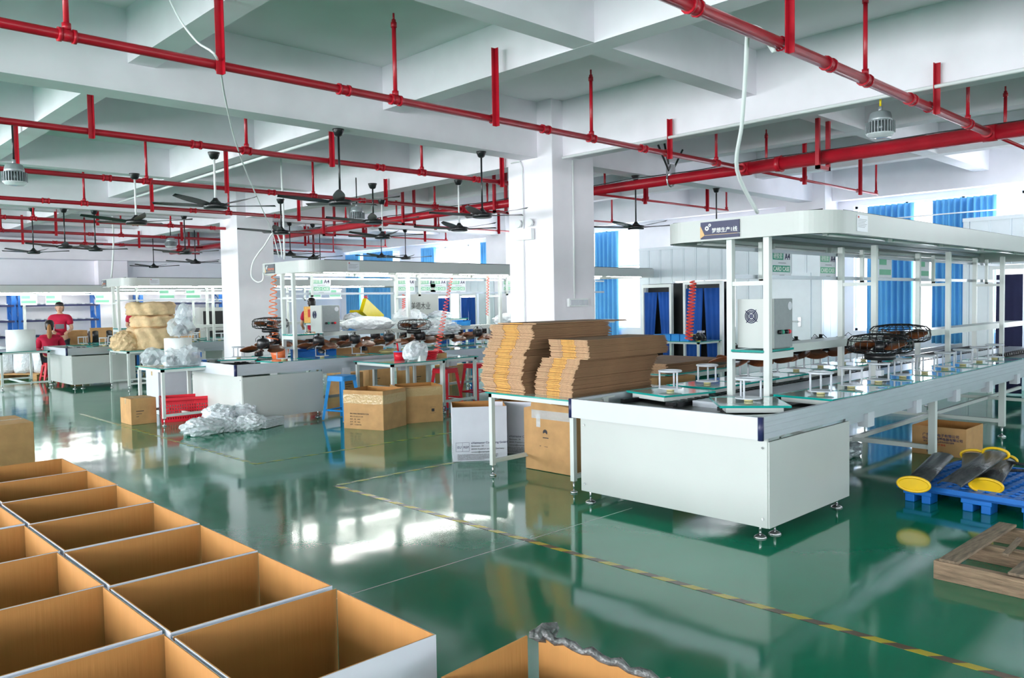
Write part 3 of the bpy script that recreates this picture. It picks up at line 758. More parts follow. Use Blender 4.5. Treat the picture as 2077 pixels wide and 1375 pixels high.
for i in range(8): plate(6.0 + i * .62, 11.56, 0, 'glass pallet, back row of the second conveyor, %s from the end' % nth(i), g2)
g3 = 'glass pallets on the third conveyor'
for i in range(6): plate(5.5 + i * .62, 18.03, 0, 'glass pallet, near row of the third conveyor, %s from the end' % nth(i), g3)
for i in range(5): plate(5.4 + i * .62, 19.13, 0, 'glass pallet, back row of the third conveyor, %s from the end' % nth(i), g3)

# fan heads being assembled
def blade_mesh(b, a, r0, r1, w, zt, m=0):
    n = 8; T = Matrix.Rotation(a, 4, 'Z'); U, Lw = [], []
    for i in range(n):
        u = i / (n - 1); r_ = r0 + (r1 - r0) * u; ww = w * (.25 + .75 * sin(pi * min(1, u * .85 + .12))); 
        if i == n - 1: ww = w * .25
        row = [Vector((r_, ww * v, zt * u + .05 * v * v * ww + (.55 * v * ww))) for v in (-1, 0, 1)]
        U.append([b.bm.verts.new(T @ p) for p in row]); Lw.append([b.bm.verts.new(T @ (p - Vector((0, 0, .005)))) for p in row])
    for i in range(n - 1):
        for s in (0, 1):
            f = b.bm.faces.new((U[i][s], U[i + 1][s], U[i + 1][s + 1], U[i][s + 1])); f.smooth = True
            f = b.bm.faces.new((Lw[i][s], Lw[i][s + 1], Lw[i + 1][s + 1], Lw[i + 1][s])); f.smooth = True
        b.bm.faces.new((U[i][0], Lw[i][0], Lw[i + 1][0], U[i + 1][0])); b.bm.faces.new((U[i][2], U[i + 1][2], Lw[i + 1][2], Lw[i][2]))
    b.bm.faces.new((U[0][0], U[0][1], U[0][2], Lw[0][2], Lw[0][1], Lw[0][0])); b.bm.faces.new((U[-1][0], Lw[-1][0], Lw[-1][1], Lw[-1][2], U[-1][2], U[-1][1]))
def make_head(nb_=5, motor=True):
    t = thing('fan_head', 'x', 'fan head', (0, 0, 0))
    b = MB(); b.lathe([(.07, 0), (.085, .01), (.085, .11), (.075, .13), (.03, .145), (.018, .15), (.018, .18)], seg=20)
    b.build('motor', m_black, t)
    for k in range(nb_):
        b = MB(); blade_mesh(b, 2 * pi * k / nb_, .08, .31, .085, -.01); b.build('blade', m_wood, t)
    b = MB()
    for k in range(2):
        a = k * 1.9; b.tube([(.03 * cos(a), .03 * sin(a), .15), (.06 * cos(a), .06 * sin(a), .18), (.1 * cos(a + .3), .1 * sin(a + .3), .14), (.1 * cos(a + .5), .1 * sin(a + .5), .1)], .004, 4)
    b.build('wires', m_black, t)
    b = MB()
    for k in range(4): b.box(.03 + .012 * k, .05 + .012 * k, -.02 + .015 * k, .0 + .015 * k, .13, .16)
    b.build('terminal_block', m_fascia, t)
    return t
head0 = make_head(); hu = [0]
def head(x, y, z, rz, label, group, sc=1):
    if not hu[0]:
        hu[0] = 1; head0.location = (x, y, z); head0.rotation_euler = (0, 0, rz); head0['label'] = label; head0['group'] = group; return head0
    return dup(head0, (x, y, z), rz, label, group, sc)
HZ = .812 + .2
for i, k in enumerate([1, 2, 3, 4, 5, 7]):
    head(6.27 + k * .56, 4.0, HZ, i * .7, 'brown bladed fan head in the back row of the nearest conveyor, %s from the left' % nth(i), 'fan heads on the nearest line')
for i in range(9):
    head(5.55 + i * .62 + (-.05 if i else -.3), 10.46, HZ, i * .9 + .3, 'black motor fan head with brown blades, near row of second line, %s from the left' % nth(i), 'fan heads on the second line')
for i in range(8):
    head(6.0 + i * .62, 11.56, HZ, i * .9, 'black motor fan head with brown blades, back row of second line, %s from the left' % nth(i), 'fan heads on the second line')
# wire cage fans
def cage_fan(x, y, z, label, rz=0, group='wire cage fans'):
    t = thing('cage_fan', label, 'cage fan', (x, y, z), rz, group)
    R = .27
    b = MB(); b.lathe([(.11, 0), (.13, .01), (.13, .05), (.12, .055)], seg=24); b.cyl(0, 0, -.05, 0, .02, 10); b.build('base_disc', m_black, t)
    b = MB()
    for (r_, z_) in ((R, .10), (R, .17), (R * .8, .065), (R * .85, .21), (R * .5, .225), (.1, .23)): b.tube([(r_ * cos(a), r_ * sin(a), z_) for a in [k * pi / 18 for k in range(36)]], .004, 5, closed=True)
    for k in range(26):
        a = 2 * pi * k / 26
        b.tube([(q * cos(a), q * sin(a), zz) for q, zz in ((.12, .055), (R * .8, .065), (R * .97, .085), (R, .13), (R * .97, .18), (R * .85, .21), (R * .5, .225), (.09, .23))], .0032, 4)
    b.build('wire_cage', m_black, t)
    b = MB(); b.lathe([(.06, .07), (.06, .15), (.03, .17)], seg=16); b.build('motor', m_black, t)
    for k in range(3):
        b = MB(); blade_mesh(b, 2 * pi * k / 3 + .4, .06, .24, .07, .03); bmesh.ops.translate(b.bm, verts=b.bm.verts, vec=(0, 0, .12)); b.build('blade', m_wood, t)
    b = MB(); b.box(-.03, .03, -.025, .025, -.14, -.09); b.tube([(0, 0, -.09), (.02, .01, -.05)], .006, 5); b.build('wire_plug', m_fascia, t)
cage_fan(7.28, 2.88, .812 + .22, 'black wire cage fan in front on the near row of the nearest conveyor')
cage_fan(8.05, 3.0, .812 + .28, 'black wire cage fan just behind the first caged one', .5)
cage_fan(7.9, 10.5, 1.12, 'large wire cage fan with plastic bag over it on the second line', .3)
cage_fan(5.9, 11.5, 1.2, 'small upside wire cage fan above the first motors of second line', .3)
b = MB(); b.blob((8.35, 10.4, 1.18), .36, .26, .14, 4, .28, seed=4); tag(b.build('plastic_bag', m_bag), 'bluish crumpled clear bag lying over the wire cage on second line', 'plastic bag')
# gear shaped black fan motors held low on second line
for i, (x, y) in enumerate([(5.25, 10.6), (6.15, 10.42), (6.85, 10.4)]):
    t = thing('small_motor', 'small black motor hanging low, %s from the left on the second line' % ORD[i], 'motor', (x, y, .93), .4, 'small hanging motors')
    b = MB(); b.blob((0, 0, 0), .06, .06, .05, 2, .3, seed=i); b.build('motor_body', m_black, t)
    b = MB(); b.tube([(0, 0, .03), (.03, .02, .09), (.0, .0, .14)], .012, 6); b.tube([(.03, 0, .03), (.06, .02, .1)], .008, 5); b.build('bracket', m_chrome, t)

# spiral air hoses
def coil(label, p0, p1, r0, r1, turns, m, th=.006):
    b = MB(); n = turns * 10; A, B = Vector(p0), Vector(p1); pts = []
    for i in range(n + 1):
        u = i / n; r_ = r0 + (r1 - r0) * u; a = u * turns * 2 * pi
        c = A.lerp(B, u); pts.append(c + Vector((r_ * cos(a), r_ * sin(a), 0)))
    b.tube(pts, th, 5); return tag(b.build('spiral_hose', m), label, 'air hose', 'spiral air hoses')
coil('orange spiral air hose hanging left of the second gantry post', PX(556, 545, 6.0), PX(552, 690, 5.9), .03, .09, 12, m_oran, .008)
coil('coral spiral air hose slanting down to the cardboard box on the table', PY(916, 560, 10.4), PY(885, 720, 9.6), .025, .05, 24, m_org, .006)
coil('coral spiral air hose hanging before the blue door curtain', PX(1406, 570, 11.4), PX(1397, 690, 11.2), .05, .06, 18, m_org, .012)
coil('small coral spiral hose hanging near the printed white board', PX(820, 570, 9.0), PX(818, 640, 9.0), .03, .03, 16, m_org, .006)
coil('coral spiral hose gathered into a heap at middle distance', PX(742, 600, 10.5), PX(738, 648, 10.5), .04, .12, 10, m_org, .012)
coil('thin coral hose just left of the big column', PX(990, 560, 9.5), PX(988, 640, 9.5), .02, .02, 14, m_org, .006)

# ------------------------------------------------------------------ work tables
def table(x0, y0, x1, y1, label, h=.78):
    t = thing('work_table', label, 'table', (x0, y0, 0), 0, 'white glass topped work tables'); w, d = x1 - x0, y1 - y0
    b = MB(); b.box(.0, w, 0, d, h - .008, h); b.build('glass_top', m_glass, t)
    b = MB(); b.box(-.003, w + .003, -.003, 0, h - .012, h + .001); b.box(-.003, 0, 0, d, h - .012, h + .001); b.box(w, w + .003, 0, d, h - .012, h + .001); b.box(0, w, d, d + .003, h - .012, h + .001)
    b.build('teal_edge', m_teal, t)
    b = MB(); b.box(.02, w - .02, .02, .055, h - .05, h - .012); b.box(.02, w - .02, d - .055, d - .02, h - .05, h - .012)
    b.box(.02, .055, .02, d - .02, h - .05, h - .012); b.box(w - .055, w - .02, .02, d - .02, h - .05, h - .012); b.build('top_frame', m_white, t)
    for x in (.02, w - .06):
        for y in (.02, d - .06):
            b = MB(); b.box(x, x + .04, y, y + .04, .1, h - .012); b.build('leg', m_white, t)
            b = MB(); b.tube([(x + .02, y + .02, .01), (x + .02, y + .02, .1)], .008, 6); b.lathe([(.032, 0), (.03, .012), (.01, .022)], (x + .02, y + .02, 0), 12); b.build('foot', m_chrome, t)
    for y in (.022, d - .058): b = MB(); b.box(.06, w - .06, y, y + .035, .12, .155); b.build('stretcher', m_white, t)
    b = MB(); b.box(w / 2 - .018, w / 2 + .018, .056, d - .056, .12, .155); b.build('stretcher', m_white, t)
    return t
table(4.93, 4.42, 6.35, 5.5, 'work table loaded with two stacks of flattened cartons')
table(4.08, 11.1, 4.86, 12.05, 'work table carrying bagged parts at left, red crate beneath')
table(6.46, 9.13, 7.44, 10.08, 'work table with red pot and white bag, open cartons before it')
table(7.47, 9.3, 8.2, 10.05, 'small work table with cardboard tray right of the white bag')
table(13.2, 8.6, 14.0, 9.8, 'far work table with blue bins before the blue door curtains')
table(3.7, 18.5, 4.62, 20.0, 'work table at left edge carrying a white roll')
table(7.1, 5.0, 8.5, 6.2, 'work table behind the near conveyor carrying a low pile of cartons', .80)
table(5.4, 16.4, 6.75, 17.5, 'work table holding the paper wrapped bundles')

# ------------------------------------------------------------------ stacks of flattened cartons
def make_flat(L, Wd):
    t = thing('flattened_carton', 'x', 'flattened carton', (0, 0, 0))
    b = MB(); b.box(.004, L, 0, Wd, 0, .0052); b.box(.010, L - .01, .004, Wd - .004, .0056, .0108, 0)
    b.build('board', m_brownbd, t)
    a, c = Wd * .33, Wd * .68
    TE = Matrix(((1, 0, 0, 0), (0, 0, 1, 0), (0, 1, 0, 0), (0, 0, 0, 1)))
    for (ya, yb, x1, x2) in ((0, a, -.006, .0), (c, Wd, -.001, -.007)):
        b = MB(); b.prism([(x1, 0), (.0045, 0), (.0045, .0105), (x2, .0105), (x2, .0056), (x1, .005)], ya, yb, T=TE); b.build('cut_edge', m_kraftl, t)
    b = MB(); b.prism([(.0, .001), (.0045, .001), (.0045, .0102), (-.004, .0102), (-.004, .006), (0, .005)], a + .002, c - .002, T=TE); b.build('inner_flap', m_orange, t)
    return t
def stack(x, y, z, L, Wd, n, drift, label, group, rz=0):
    f0 = make_flat(L, Wd); rnd = random.Random(n)
    for i in range(n):
        dx, dy = drift(i); q = f0 if i == 0 else dup(f0)
        q.location = (x + dx + rnd.uniform(-.012, .012), y + dy + rnd.uniform(-.011, .011), z + i * .0126); q.rotation_euler = (0, 0, rz + rnd.uniform(-.006, .006))
        q['label'] = 'flattened brown carton, %s from the bottom of %s' % (nth(i), label); q['group'] = group
    return
NA, NBK = 49, 39
stack(4.985, 5.04, .781, 1.06, .54, NA, lambda i: (.012 * sin(i * .5), .05 * sin(i / 9.0) - .0015 * i + (.04 if 26 < i < 32 else 0)), 'the taller left stack', 'flattened cartons of the taller stack')
stack(5.08, 4.53, .781, 1.12, .44, NBK, lambda i: (.02 * (i / NBK), .035 * sin(i / 7.0 + 1) - .0022 * i * (1 if i > 25 else 0) + (-.05 if i > 25 else 0)), 'the shorter right stack', 'flattened cartons of the shorter stack')
t = make_flat(1.25, .5); t.location = (5.03, 4.93, .782 + NA * .0126 + .001); t.rotation_euler = (0, 0, -.02)
t['label'] = 'topmost carton sheet overhanging the taller stack to the right'; t['group'] = 'flattened cartons of the taller stack'
stack(7.2, 5.1, .802, 1.2, .9, 8, lambda i: (.01 * (i % 3), .0), 'the low pile on the rear table', 'flattened cartons of the low rear pile')

# ------------------------------------------------------------------ open cartons
def open_box(x, y, z, w, d, h, rz, label, mo, mi, group=None, flaps=None, bottom=True, name='open_carton', cat='carton', T_=.006, gap=.0):
    t = thing(name, label, cat, (x, y, z), rz, group)
    for (x0, x1, y0, y1) in ((0, w, 0, T_), (0, w, d - T_, d), (0, T_, T_, d - T_ - gap), (w - T_, w, T_ + 0, d - T_ - gap)):
        b = MB(); horiz = (x1 - x0) > (y1 - y0)
        # outer half and inner half of the board
        if horiz:
            s = y0 == 0
            b.box(x0, x1, y0 if s else y0 + T_ * .5, y0 + T_ * .5 if s else y1, 0, h, 0); b.box(x0 + .001, x1 - .001, y0 + T_ * .5 if s else y0, y1 if s else y0 + T_ * .5, 0.001, h + .0006, 1)
        else:
            s = x0 == 0
            b.box(x0 if s else x0 + T_ * .5, x0 + T_ * .5 if s else x1, y0, y1, 0, h, 0); b.box(x0 + T_ * .5 if s else x0, x1 if s else x0 + T_ * .5, y0, y1, 0.001, h + .0006, 1)
        b.build('wall_board', [mo, mi], t)
    if bottom:
        b = MB(); b.box(T_, w - T_, T_, d - T_, .002, .008); b.build('bottom_board', mi, t)
    for fl in flaps or []:
        side, ang, ln = fl; b = MB()
        if side in 'yY':
            yy = 0 if side == 'y' else d; sg = -1 if side == 'y' else 1
            Tm = Matrix.Translation((0, yy, h)) @ Matrix.Rotation(sg * -ang, 4, 'X'); b.box(.01, w - .01, -T_ / 2, T_ / 2, 0, ln, T=Tm)
        else:
            xx = 0 if side == 'x' else w; sg = -1 if side == 'x' else 1
            Tm = Matrix.Translation((xx, 0, h)) @ Matrix.Rotation(sg * ang, 4, 'Y'); b.box(-T_ / 2, T_ / 2, .01, d - .01, 0, ln, T=Tm)
        b.build('flap', mo, t)
    return t
# near field: rows of open cartons in the lower left
rnd = random.Random(3)
HB = .55
gB = 'open cartons standing in rows at lower left'
rowy = [1.985, 2.615, 3.235, 3.86, 4.475, 5.09, 5.70]
for i, y in enumerate(rowy):
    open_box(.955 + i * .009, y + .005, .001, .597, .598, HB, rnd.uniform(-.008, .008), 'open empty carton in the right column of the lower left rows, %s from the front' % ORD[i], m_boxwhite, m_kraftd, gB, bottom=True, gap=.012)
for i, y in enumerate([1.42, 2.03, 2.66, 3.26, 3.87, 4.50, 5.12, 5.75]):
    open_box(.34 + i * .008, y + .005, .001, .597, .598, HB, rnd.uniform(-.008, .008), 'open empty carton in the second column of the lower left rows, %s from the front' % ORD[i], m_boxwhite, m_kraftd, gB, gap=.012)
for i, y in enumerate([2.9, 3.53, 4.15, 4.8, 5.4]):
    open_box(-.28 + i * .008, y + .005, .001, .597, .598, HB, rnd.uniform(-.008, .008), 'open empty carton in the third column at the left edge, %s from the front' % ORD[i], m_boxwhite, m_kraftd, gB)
# carton at the bottom centre with loose panels and taped flap
bc = thing('opened_carton', 'opened brown carton with torn taped edge at the bottom centre', 'carton', (1.80, 1.22, 0), 0)
A = P(897, 1375, .50); Bp = P(1070, 1290, .55); Cp = P(1092, 1287, .55); Dp = P(1360, 1392, .50)
def upright(p, q, z0p, z1p, z1q, m, name, par, th=.007):
    b = MB(); d = Vector((q.x - p.x, q.y - p.y, 0)); n = Vector((-d.y, d.x, 0)).normalized() * th
    vs = [(p.x, p.y, z0p), (q.x, q.y, z0p), (q.x, q.y, z1q), (p.x, p.y, z1p)]
    f1 = [b.bm.verts.new(v) for v in vs]; f2 = [b.bm.verts.new(Vector(v) + n) for v in vs]
    b.bm.faces.new(f1); b.bm.faces.new(f2[::-1])
    for i in range(4): b.bm.faces.new((f1[i], f1[(i + 1) % 4], f2[(i + 1) % 4], f2[i]))
    return b.build(name, m, par, off=par.location)
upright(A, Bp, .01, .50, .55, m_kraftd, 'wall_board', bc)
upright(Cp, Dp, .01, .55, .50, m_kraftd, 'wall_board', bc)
E2 = Vector((A.x + (Dp.x - Cp.x), A.y + (Dp.y - Cp.y), 0))
upright(Dp, E2, .01, .50, .50, m_kraft, 'wall_board', bc); upright(A, E2, .01, .50, .50, m_kraft, 'wall_board', bc)
b = MB(); pts = [Cp.lerp(Dp, k / 14) + Vector((.004, .004, .004 + .008 * sin(k * 2.3))) for k in range(15)]
b.tube(pts, .018, 7, rs=[.009 + .006 * abs(sin(k * 1.9)) for k in range(15)]); b.blob(Cp.lerp(Dp, .06) + Vector((.02, .03, .0)), .06, .03, .03, 2, .5, seed=8); b.build('torn_tape', m_tapeg, bc, off=bc.location)

# printed white cartons by the cardboard table
wb = open_box(5.14, 6.24, .001, .55, .48, .55, radians(-38), 'white printed carton standing left of the cardboard table', m_boxwhite, m_kraftd, 'white printed cartons')
R_ = Vector((1, 0, 0)); U_ = (0, 0, 1)
def wprint(par, w):
    yy = -.0015
    text('eVatmaster Consulting GmbH', .030, m_ink, par, (.185, yy, .175), (1, 0, 0), U_, bold=.008)
    text('Bettinastr. 30', .023, m_inkb, par, (.185, yy, .145), (1, 0, 0), U_)
    text('60325 Frankfurt am Main, Germany', .023, m_inkb, par, (.185, yy, .115), (1, 0, 0), U_)
    text('contact@evatmaster.com', .023, m_inkb, par, (.185, yy, .085), (1, 0, 0), U_)
    b = MB()
    for a in ((.03, .165, .19, .192), (.03, .165, .10, .102), (.03, .032, .10, .192), (.163, .165, .10, .192), (.096, .098, .10, .192)): b.box(a[0], a[1], yy, 0.0005, a[2], a[3])
    b.build('printed_frame', m_ink, par)
    text('EU', .034, m_ink, par, (.045, yy, .132), (1, 0, 0), U_); text('REP', .034, m_ink, par, (.105, yy, .132), (1, 0, 0), U_)
    for k, s in enumerate(['We are the EU representative for cross-border sellers, and we are not the', 'importer, manufacturer or the product. Our business is the representation', 'of the product. Therefore we are not responsible for any after-sales with', 'the product. In case of any product quality or infringement issue, the', 'consequences shall be borne by the manufacturer.']):
        text(s, .0135, m_inkb, par, (.045, yy, .058 - k * .0125 + .005), (1, 0, 0), U_)
wprint(wb, .55)
b = MB()
for k in range(5): b.box(-.0012, .0, .04, .2, .14 - k * .02, .145 - k * .02)
b.build('side_print', m_ink, wb)
wb2 = open_box(5.74, 6.30, .001, .44, .55, .55, radians(-62), 'second white printed carton, partly behind the white one', m_boxwhite, m_kraftd, 'white printed cartons')
wprint(wb2, .5)
# brown leaning carton under table
bp = thing('brown_carton', 'tall brown carton with a sun mark leaning under the cardboard table', 'carton', (5.47, 5.53, 0), 0)
p1, p2 = Vector((5.40, 5.47, 0)), Vector((5.42, 4.86, 0))
d = (p2 - p1); ang = math.atan2(d.y, d.x); bp.location = (p1.x, p1.y, .14); bp.rotation_euler = (0, 0, ang); bw = d.length
b = MB(); b.prism([(0, 0), (bw, 0), (bw, .49), (.1, .52), (.09, .47), (0, .45)], -.0, .006, T=Matrix(((1, 0, 0, 0), (0, 0, -1, 0), (0, 1, 0, 0), (0, 0, 0, 1))) @ Matrix.Identity(4)); b.build('front_board', m_kraft, bp)
b = MB(); b.box(0, .006, .01, .4, -.135, .44); b.box(bw - .006, bw, .01, .4, -.135, .46); b.box(0, bw, .39, .4, -.135, .45); b.box(0, bw, .012, .018, -.135, .3); b.build('wall_board', m_kraft, bp)
b = MB(); b.box(.1, bw - .01, -.008, -.006, .36, .44); b.box(.16, .21, -.0085, -.006, .28, .40); b.build('packing_tape', m_bag, bp)
b = MB(); cxm, czm = .27, .235
pts = [(cxm + .028 * cos(a), czm + .028 * sin(a)) for a in [k * pi / 9 - .6 for k in range(13)]]
b.prism([(cxm, czm)] + pts, .0065, .0085, T=Matrix(((1, 0, 0, 0), (0, 0, -1, 0), (0, 1, 0, 0), (0, 0, 0, 1)))); b.build('printed_mark', m_inkb, bp)
b = MB(); b.box(.24, .31, -.0085, -.006, .18, .188); b.box(.26, .3, -.0085, -.006, .1, .103); b.box(.2, .215, -.0085, -.006, .1, .105); b.build('print_lines', m_inkb, bp)

# brown cartons in the middle
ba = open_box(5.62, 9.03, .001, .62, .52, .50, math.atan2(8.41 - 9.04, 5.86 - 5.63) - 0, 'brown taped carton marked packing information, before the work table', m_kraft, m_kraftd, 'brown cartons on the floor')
text('PACKING INFORMATION', .026, m_inkb, ba, (.1, -.002, .19), (1, 0, 0), U_); text('SIZE: 57 x 41 x 51 CM', .022, m_inkb, ba, (.1, -.002, .155), (1, 0, 0), U_)
for k, s in enumerate(['N.W.   8.5    KGS', 'G.W.   7.5    KGS', 'QTY.   1 CARTON']): text(s, .022, m_inkb, ba, (.1, -.002, .12 - k * .035), (1, 0, 0), U_)
b = MB(); b.box(-.002, .622, -.002, 0, .33, .45); b.box(.62, .622, 0, .52, .33, .45); b.build('packing_tape', m_tape, ba)
bb = open_box(6.30, 8.74, .001, .6, .5, .49, math.atan2(8.5 - 8.74, 6.93 - 6.30), 'brown carton with bulging sides right of the packing information carton', m_kraft, m_kraftd, 'brown cartons on the floor')
b = MB(); b.box(-.002, .602, -.002, 0, .36, .47); b.build('packing_tape', m_tape, bb)
b = MB(); b.box(.42, .5, -.0015, 0, .12, .122); b.box(.42, .5, -.0015, 0, .2, .202); b.box(.44, .48, -.0015, 0, .14, .18); b.build('printed_mark', m_inkb, bb)
bcr = open_box(8.55, 3.06, .001, .50, .52, .285, math.atan2(2.58 - 3.05, 8.56 - 8.56), 'brown carton with blue Chinese print under the nearest conveyor', m_kraft, m_kraftd, 'brown cartons on the floor')
text('广东云帆电子有限公司', .034, m_ink, bcr, (.10, -.002, .19), (1, 0, 0), U_, bold=.012); text('中山市凯蓝塑电器有限公司', .031, m_ink, bcr, (.10, -.002, .155), (1, 0, 0), U_, bold=.015)
text('地址：广东省中山市东凤镇东富路', .019, m_ink, bcr, (.11, -.002, .13), (1, 0, 0), U_); text('欢迎新老客户来电', .022, m_inkr, bcr, (.14, -.002, .10), (1, 0, 0), U_, bold=.01)
text('TEL: 0760 - 2261', .017, m_inkr, bcr, (.13, -.002, .075), (1, 0, 0), U_); text('服务热线：13128', .02, m_ink, bcr, (.14, -.002, .03), (1, 0, 0), U_)
def closed_box(x, y, z, w, d, h, rz, label, group='closed cartons', m=None, mark=True):
    t = thing('closed_carton', label, 'carton', (x, y, z), rz, group)
    b = MB(); b.box(0, w, 0, d, 0, h); b.build('box_body', m or m_kraft, t, bevel=.004)
    b = MB(); b.box(-.001, w + .001, d / 2 - .03, d / 2 + .03, h, h + .001); b.box(-.0015, 0, d / 2 - .03, d / 2 + .03, h - .08, h); b.build('packing_tape', m_tape, t)
    if mark:
        b = MB(); b.box(w * .2, w * .5, -.0015, 0, h * .5, h * .53); b.box(w * .2, w * .42, -.0015, 0, h * .4, h * .42); b.box(w * .2, w * .3, -.0015, 0, h * .3, h * .32); b.build('print_lines', m_inkb, t)
    return t
fl = P(45, 943, 0)
closed_box(1.33, 8.5, .001, .62, .7, .56, 0, 'tall brown carton cut off by the left edge, behind the open cartons')
b = MB(); t_ = thing('shipping_label', 'small white shipping label on the left edge carton', 'label', (1.953, 8.6, .33)); b.box(-.002, 0, 0, .06, -.02, .02); b.build('sheet', m_fascia, t_)
closed_box(3.83, 11.55, .001, .34, .42, .36, 0, 'worn brown carton left of the red crate', m=m_kraft)
closed_box(7.9, 5.6, .5, .5, .35, .17, 0, 'brown carton lying behind the taller ring stands', mark=True)
closed_box(6.9, 5.0, .62, .55, .4, .16, -.2, 'brown carton with a grey printed label right of stack')
for i, (x, y, w, h) in enumerate([(8.4, 12.6, .5, .42), (7.55, 12.2, .5, .4), (9.1, 12.2, .5, .42), (9.9, 12.0, .5, .4), (7.0, 12.8, .45, .35)]):
    closed_box(x, y, .001, w, .4, h, .1 * i, 'brown carton beneath the second line, %s in depth order' % ORD[i], 'cartons beneath the second line')
closed_box(4.5, 12.35, .001, .5, .5, .66, 0, 'tall pale carton behind the left work table', 'closed cartons', m_boxwhite, mark=False)
closed_box(5.5, 21.2, .001, .6, .5, 1.1, 0, 'stacked pale carton behind the third conveyor end', 'closed cartons', mark=False)
cyl_i = 0

# ------------------------------------------------------------------ pallets
bpal = thing('plastic_pallet', 'blue plastic pallet under the nearest conveyor edge', 'pallet', (6.5, 2.44, 0), radians(-4))
b = MB(); Wp, Lp, hz = 1.2, 1.1, .145
# deck: x depth, y to -Lp
b.box(0, Wp, -Lp, 0, hz - .05, hz - .035)
b.box(0, .03, -Lp, 0, hz - .05, hz); b.box(Wp - .03, Wp, -Lp, 0, hz - .05, hz); b.box(0, Wp, -.03, 0, hz - .05, hz); b.box(0, Wp, -Lp, -Lp + .03, hz - .05, hz)
b.build('deck', m_bluep, bpal)
for i in range(13):
    b = MB(); x = .05 + i * .088; b.box(x, x + .012, -Lp + .03, -.03, hz - .035, hz - .002); b.build('rib', m_bluep, bpal)
b = MB()
for j in range(12): y = -.08 - j * .085; b.box(.03, Wp - .03, y, y + .045, hz - .03, hz - .004)
b.build('slat_grid', m_bluep, bpal)['kind'] = 'stuff'
for x in (0, .5, 1.03):
    for y in (-.26, -.68, -1.08):
        b = MB(); 
        b.box(x + .01, x + .15, y + .01, y + .075, 0, hz - .05); b.box(x + .01, x + .15, y + .13, y + .2, 0, hz - .05); b.box(x, x + .16, y, y + .21, hz - .085, hz - .05); b.build('foot_block', m_bluep, bpal, bevel=.006)
def trough(p, q, w, label, caps):
    """half round metal trough from p to q with yellow oval caps"""
    p, q = Vector(p), Vector(q); L = (q - p).length; t = thing('trough', label, 'trough', p, 0, 'grey troughs with yellow oval caps')
    f = (q - p).normalized(); r = f.cross(Vector((0, 0, 1))).normalized(); u = r.cross(f)
    b = MB(); n = 12; A, B = [], []
    for k in range(n + 1):
        a = pi * k / n; off = r * (-cos(a) * w) + u * (sin(a) * w * .38); A.append(off)
    for th in (0, 1):
        pass
    outer0 = [b.bm.verts.new(o) for o in A]; outer1 = [b.bm.verts.new(o + f * L) for o in A]
    inner0 = [b.bm.verts.new(o * .94 - u * .002) for o in A]; inner1 = [b.bm.verts.new(o * .94 - u * .002 + f * L) for o in A]
    for k in range(n):
        for a_, b_ in ((outer0, outer1), (inner1, inner0)):
            fc = b.bm.faces.new((a_[k], a_[k + 1], b_[k + 1], b_[k])); fc.smooth = True
        b.bm.faces.new((outer0[k], inner0[k], inner0[k + 1], outer0[k + 1])); b.bm.faces.new((outer1[k], outer1[k + 1], inner1[k + 1], inner1[k]))
    for k in (0, n): b.bm.faces.new((outer0[k], outer1[k], inner1[k], inner0[k]))
    b.build('trough_shell', m_film, t)
    for c in caps:
        o = f * (0 if c in 'nN' else L); Tm = Matrix((r, u, f)).transposed().to_4x4(); Tm.translation = o + u * (w * .12)
        b = MB(); N = 28; R1, R2 = (w * 1.28, w * .62) if c in 'nf' else (w * 1.12, w * .5)
        b.tube([Tm @ Vector((R1 * cos(a), R2 * sin(a), 0)) for a in [2 * pi * k / N for k in range(N)]], .011, 6, closed=True)
        if c in 'nf': b.prism([(R1 * .98 * cos(a), R2 * .98 * sin(a)) for a in [2 * pi * k / N for k in range(N)]], -.004, .004, T=Tm)
        b.build('yellow_cap', m_yel, t)
    return t
trough(P(1853, 985, .19), P(1912, 925, .23), .085, 'leftmost grey trough with a solid yellow cap on the blue pallet', 'n')
trough(P(1925, 985, .21), P(2020, 922, .33), .085, 'topmost grey trough crossing the others with yellow ring at its far end', 'F')
trough(P(1975, 985, .17), P(1975, 925, .24), .085, 'middle grey trough below the crossing one', 'F')
trough(P(2000, 988, .17), P(2035, 935, .26), .085, 'rightmost grey trough with yellow caps at both ends', 'nF')
t = thing('flat_bar', 'two dark flat metal bars lying at the right edge of the blue pallet', 'metal bar', (6.9, 1.5, .2), 0)
b = MB(); a0, a1 = P(2035, 935, .27), P(2120, 950, .27); b.tube([a0, a1], .012, 4); b.build('bar', m_film, t, off=t.location)
b = MB(); a0, a1 = P(2020, 954, .2), P(2130, 955, .2); b.tube([a0, a1], .012, 4); b.build('bar', m_film, t, off=t.location)
wp = thing('wooden_pallet', 'weathered wooden pallet cut off by the right edge', 'pallet', (4.80, 1.60, 0), radians(-2))
rn = random.Random(5)
for x in (0, .5, .98):
    b = MB(); b.box(x, x + .05, -1.1, 0, 0, .105); b.build('stringer', m_oldwoody, wp, bevel=.004)
for k, y in enumerate((-.13, -.47, -.66, -1.08)):
    b = MB(); dz = rn.uniform(-.002, .004); w = .10
    b.box(-.005, 1.04, y, y + w, .106 + dz, .122 + dz, T=Matrix.Rotation(rn.uniform(-.03, .03), 4, 'Z')); b.build('deck_board', m_oldwood, wp, bevel=.003)
b = MB(); b.box(.35, .75, -.3, -.27, .10, .115, T=Matrix.Rotation(.1, 4, 'Z')); b.build('broken_board', m_oldwood, wp)
tp = text('HT', .05, m_inkb, wp, (.2, -.46, .1265), (1, 0, 0), (0, 1, 0), name='stencil')
b = MB(); b.blob((7.9, 3.5, .05), .28, .16, .09, 3, .4, seed=14); tag(b.build('plastic_film', m_foil), 'crumpled clear film on the floor under the nearest conveyor', 'plastic film')

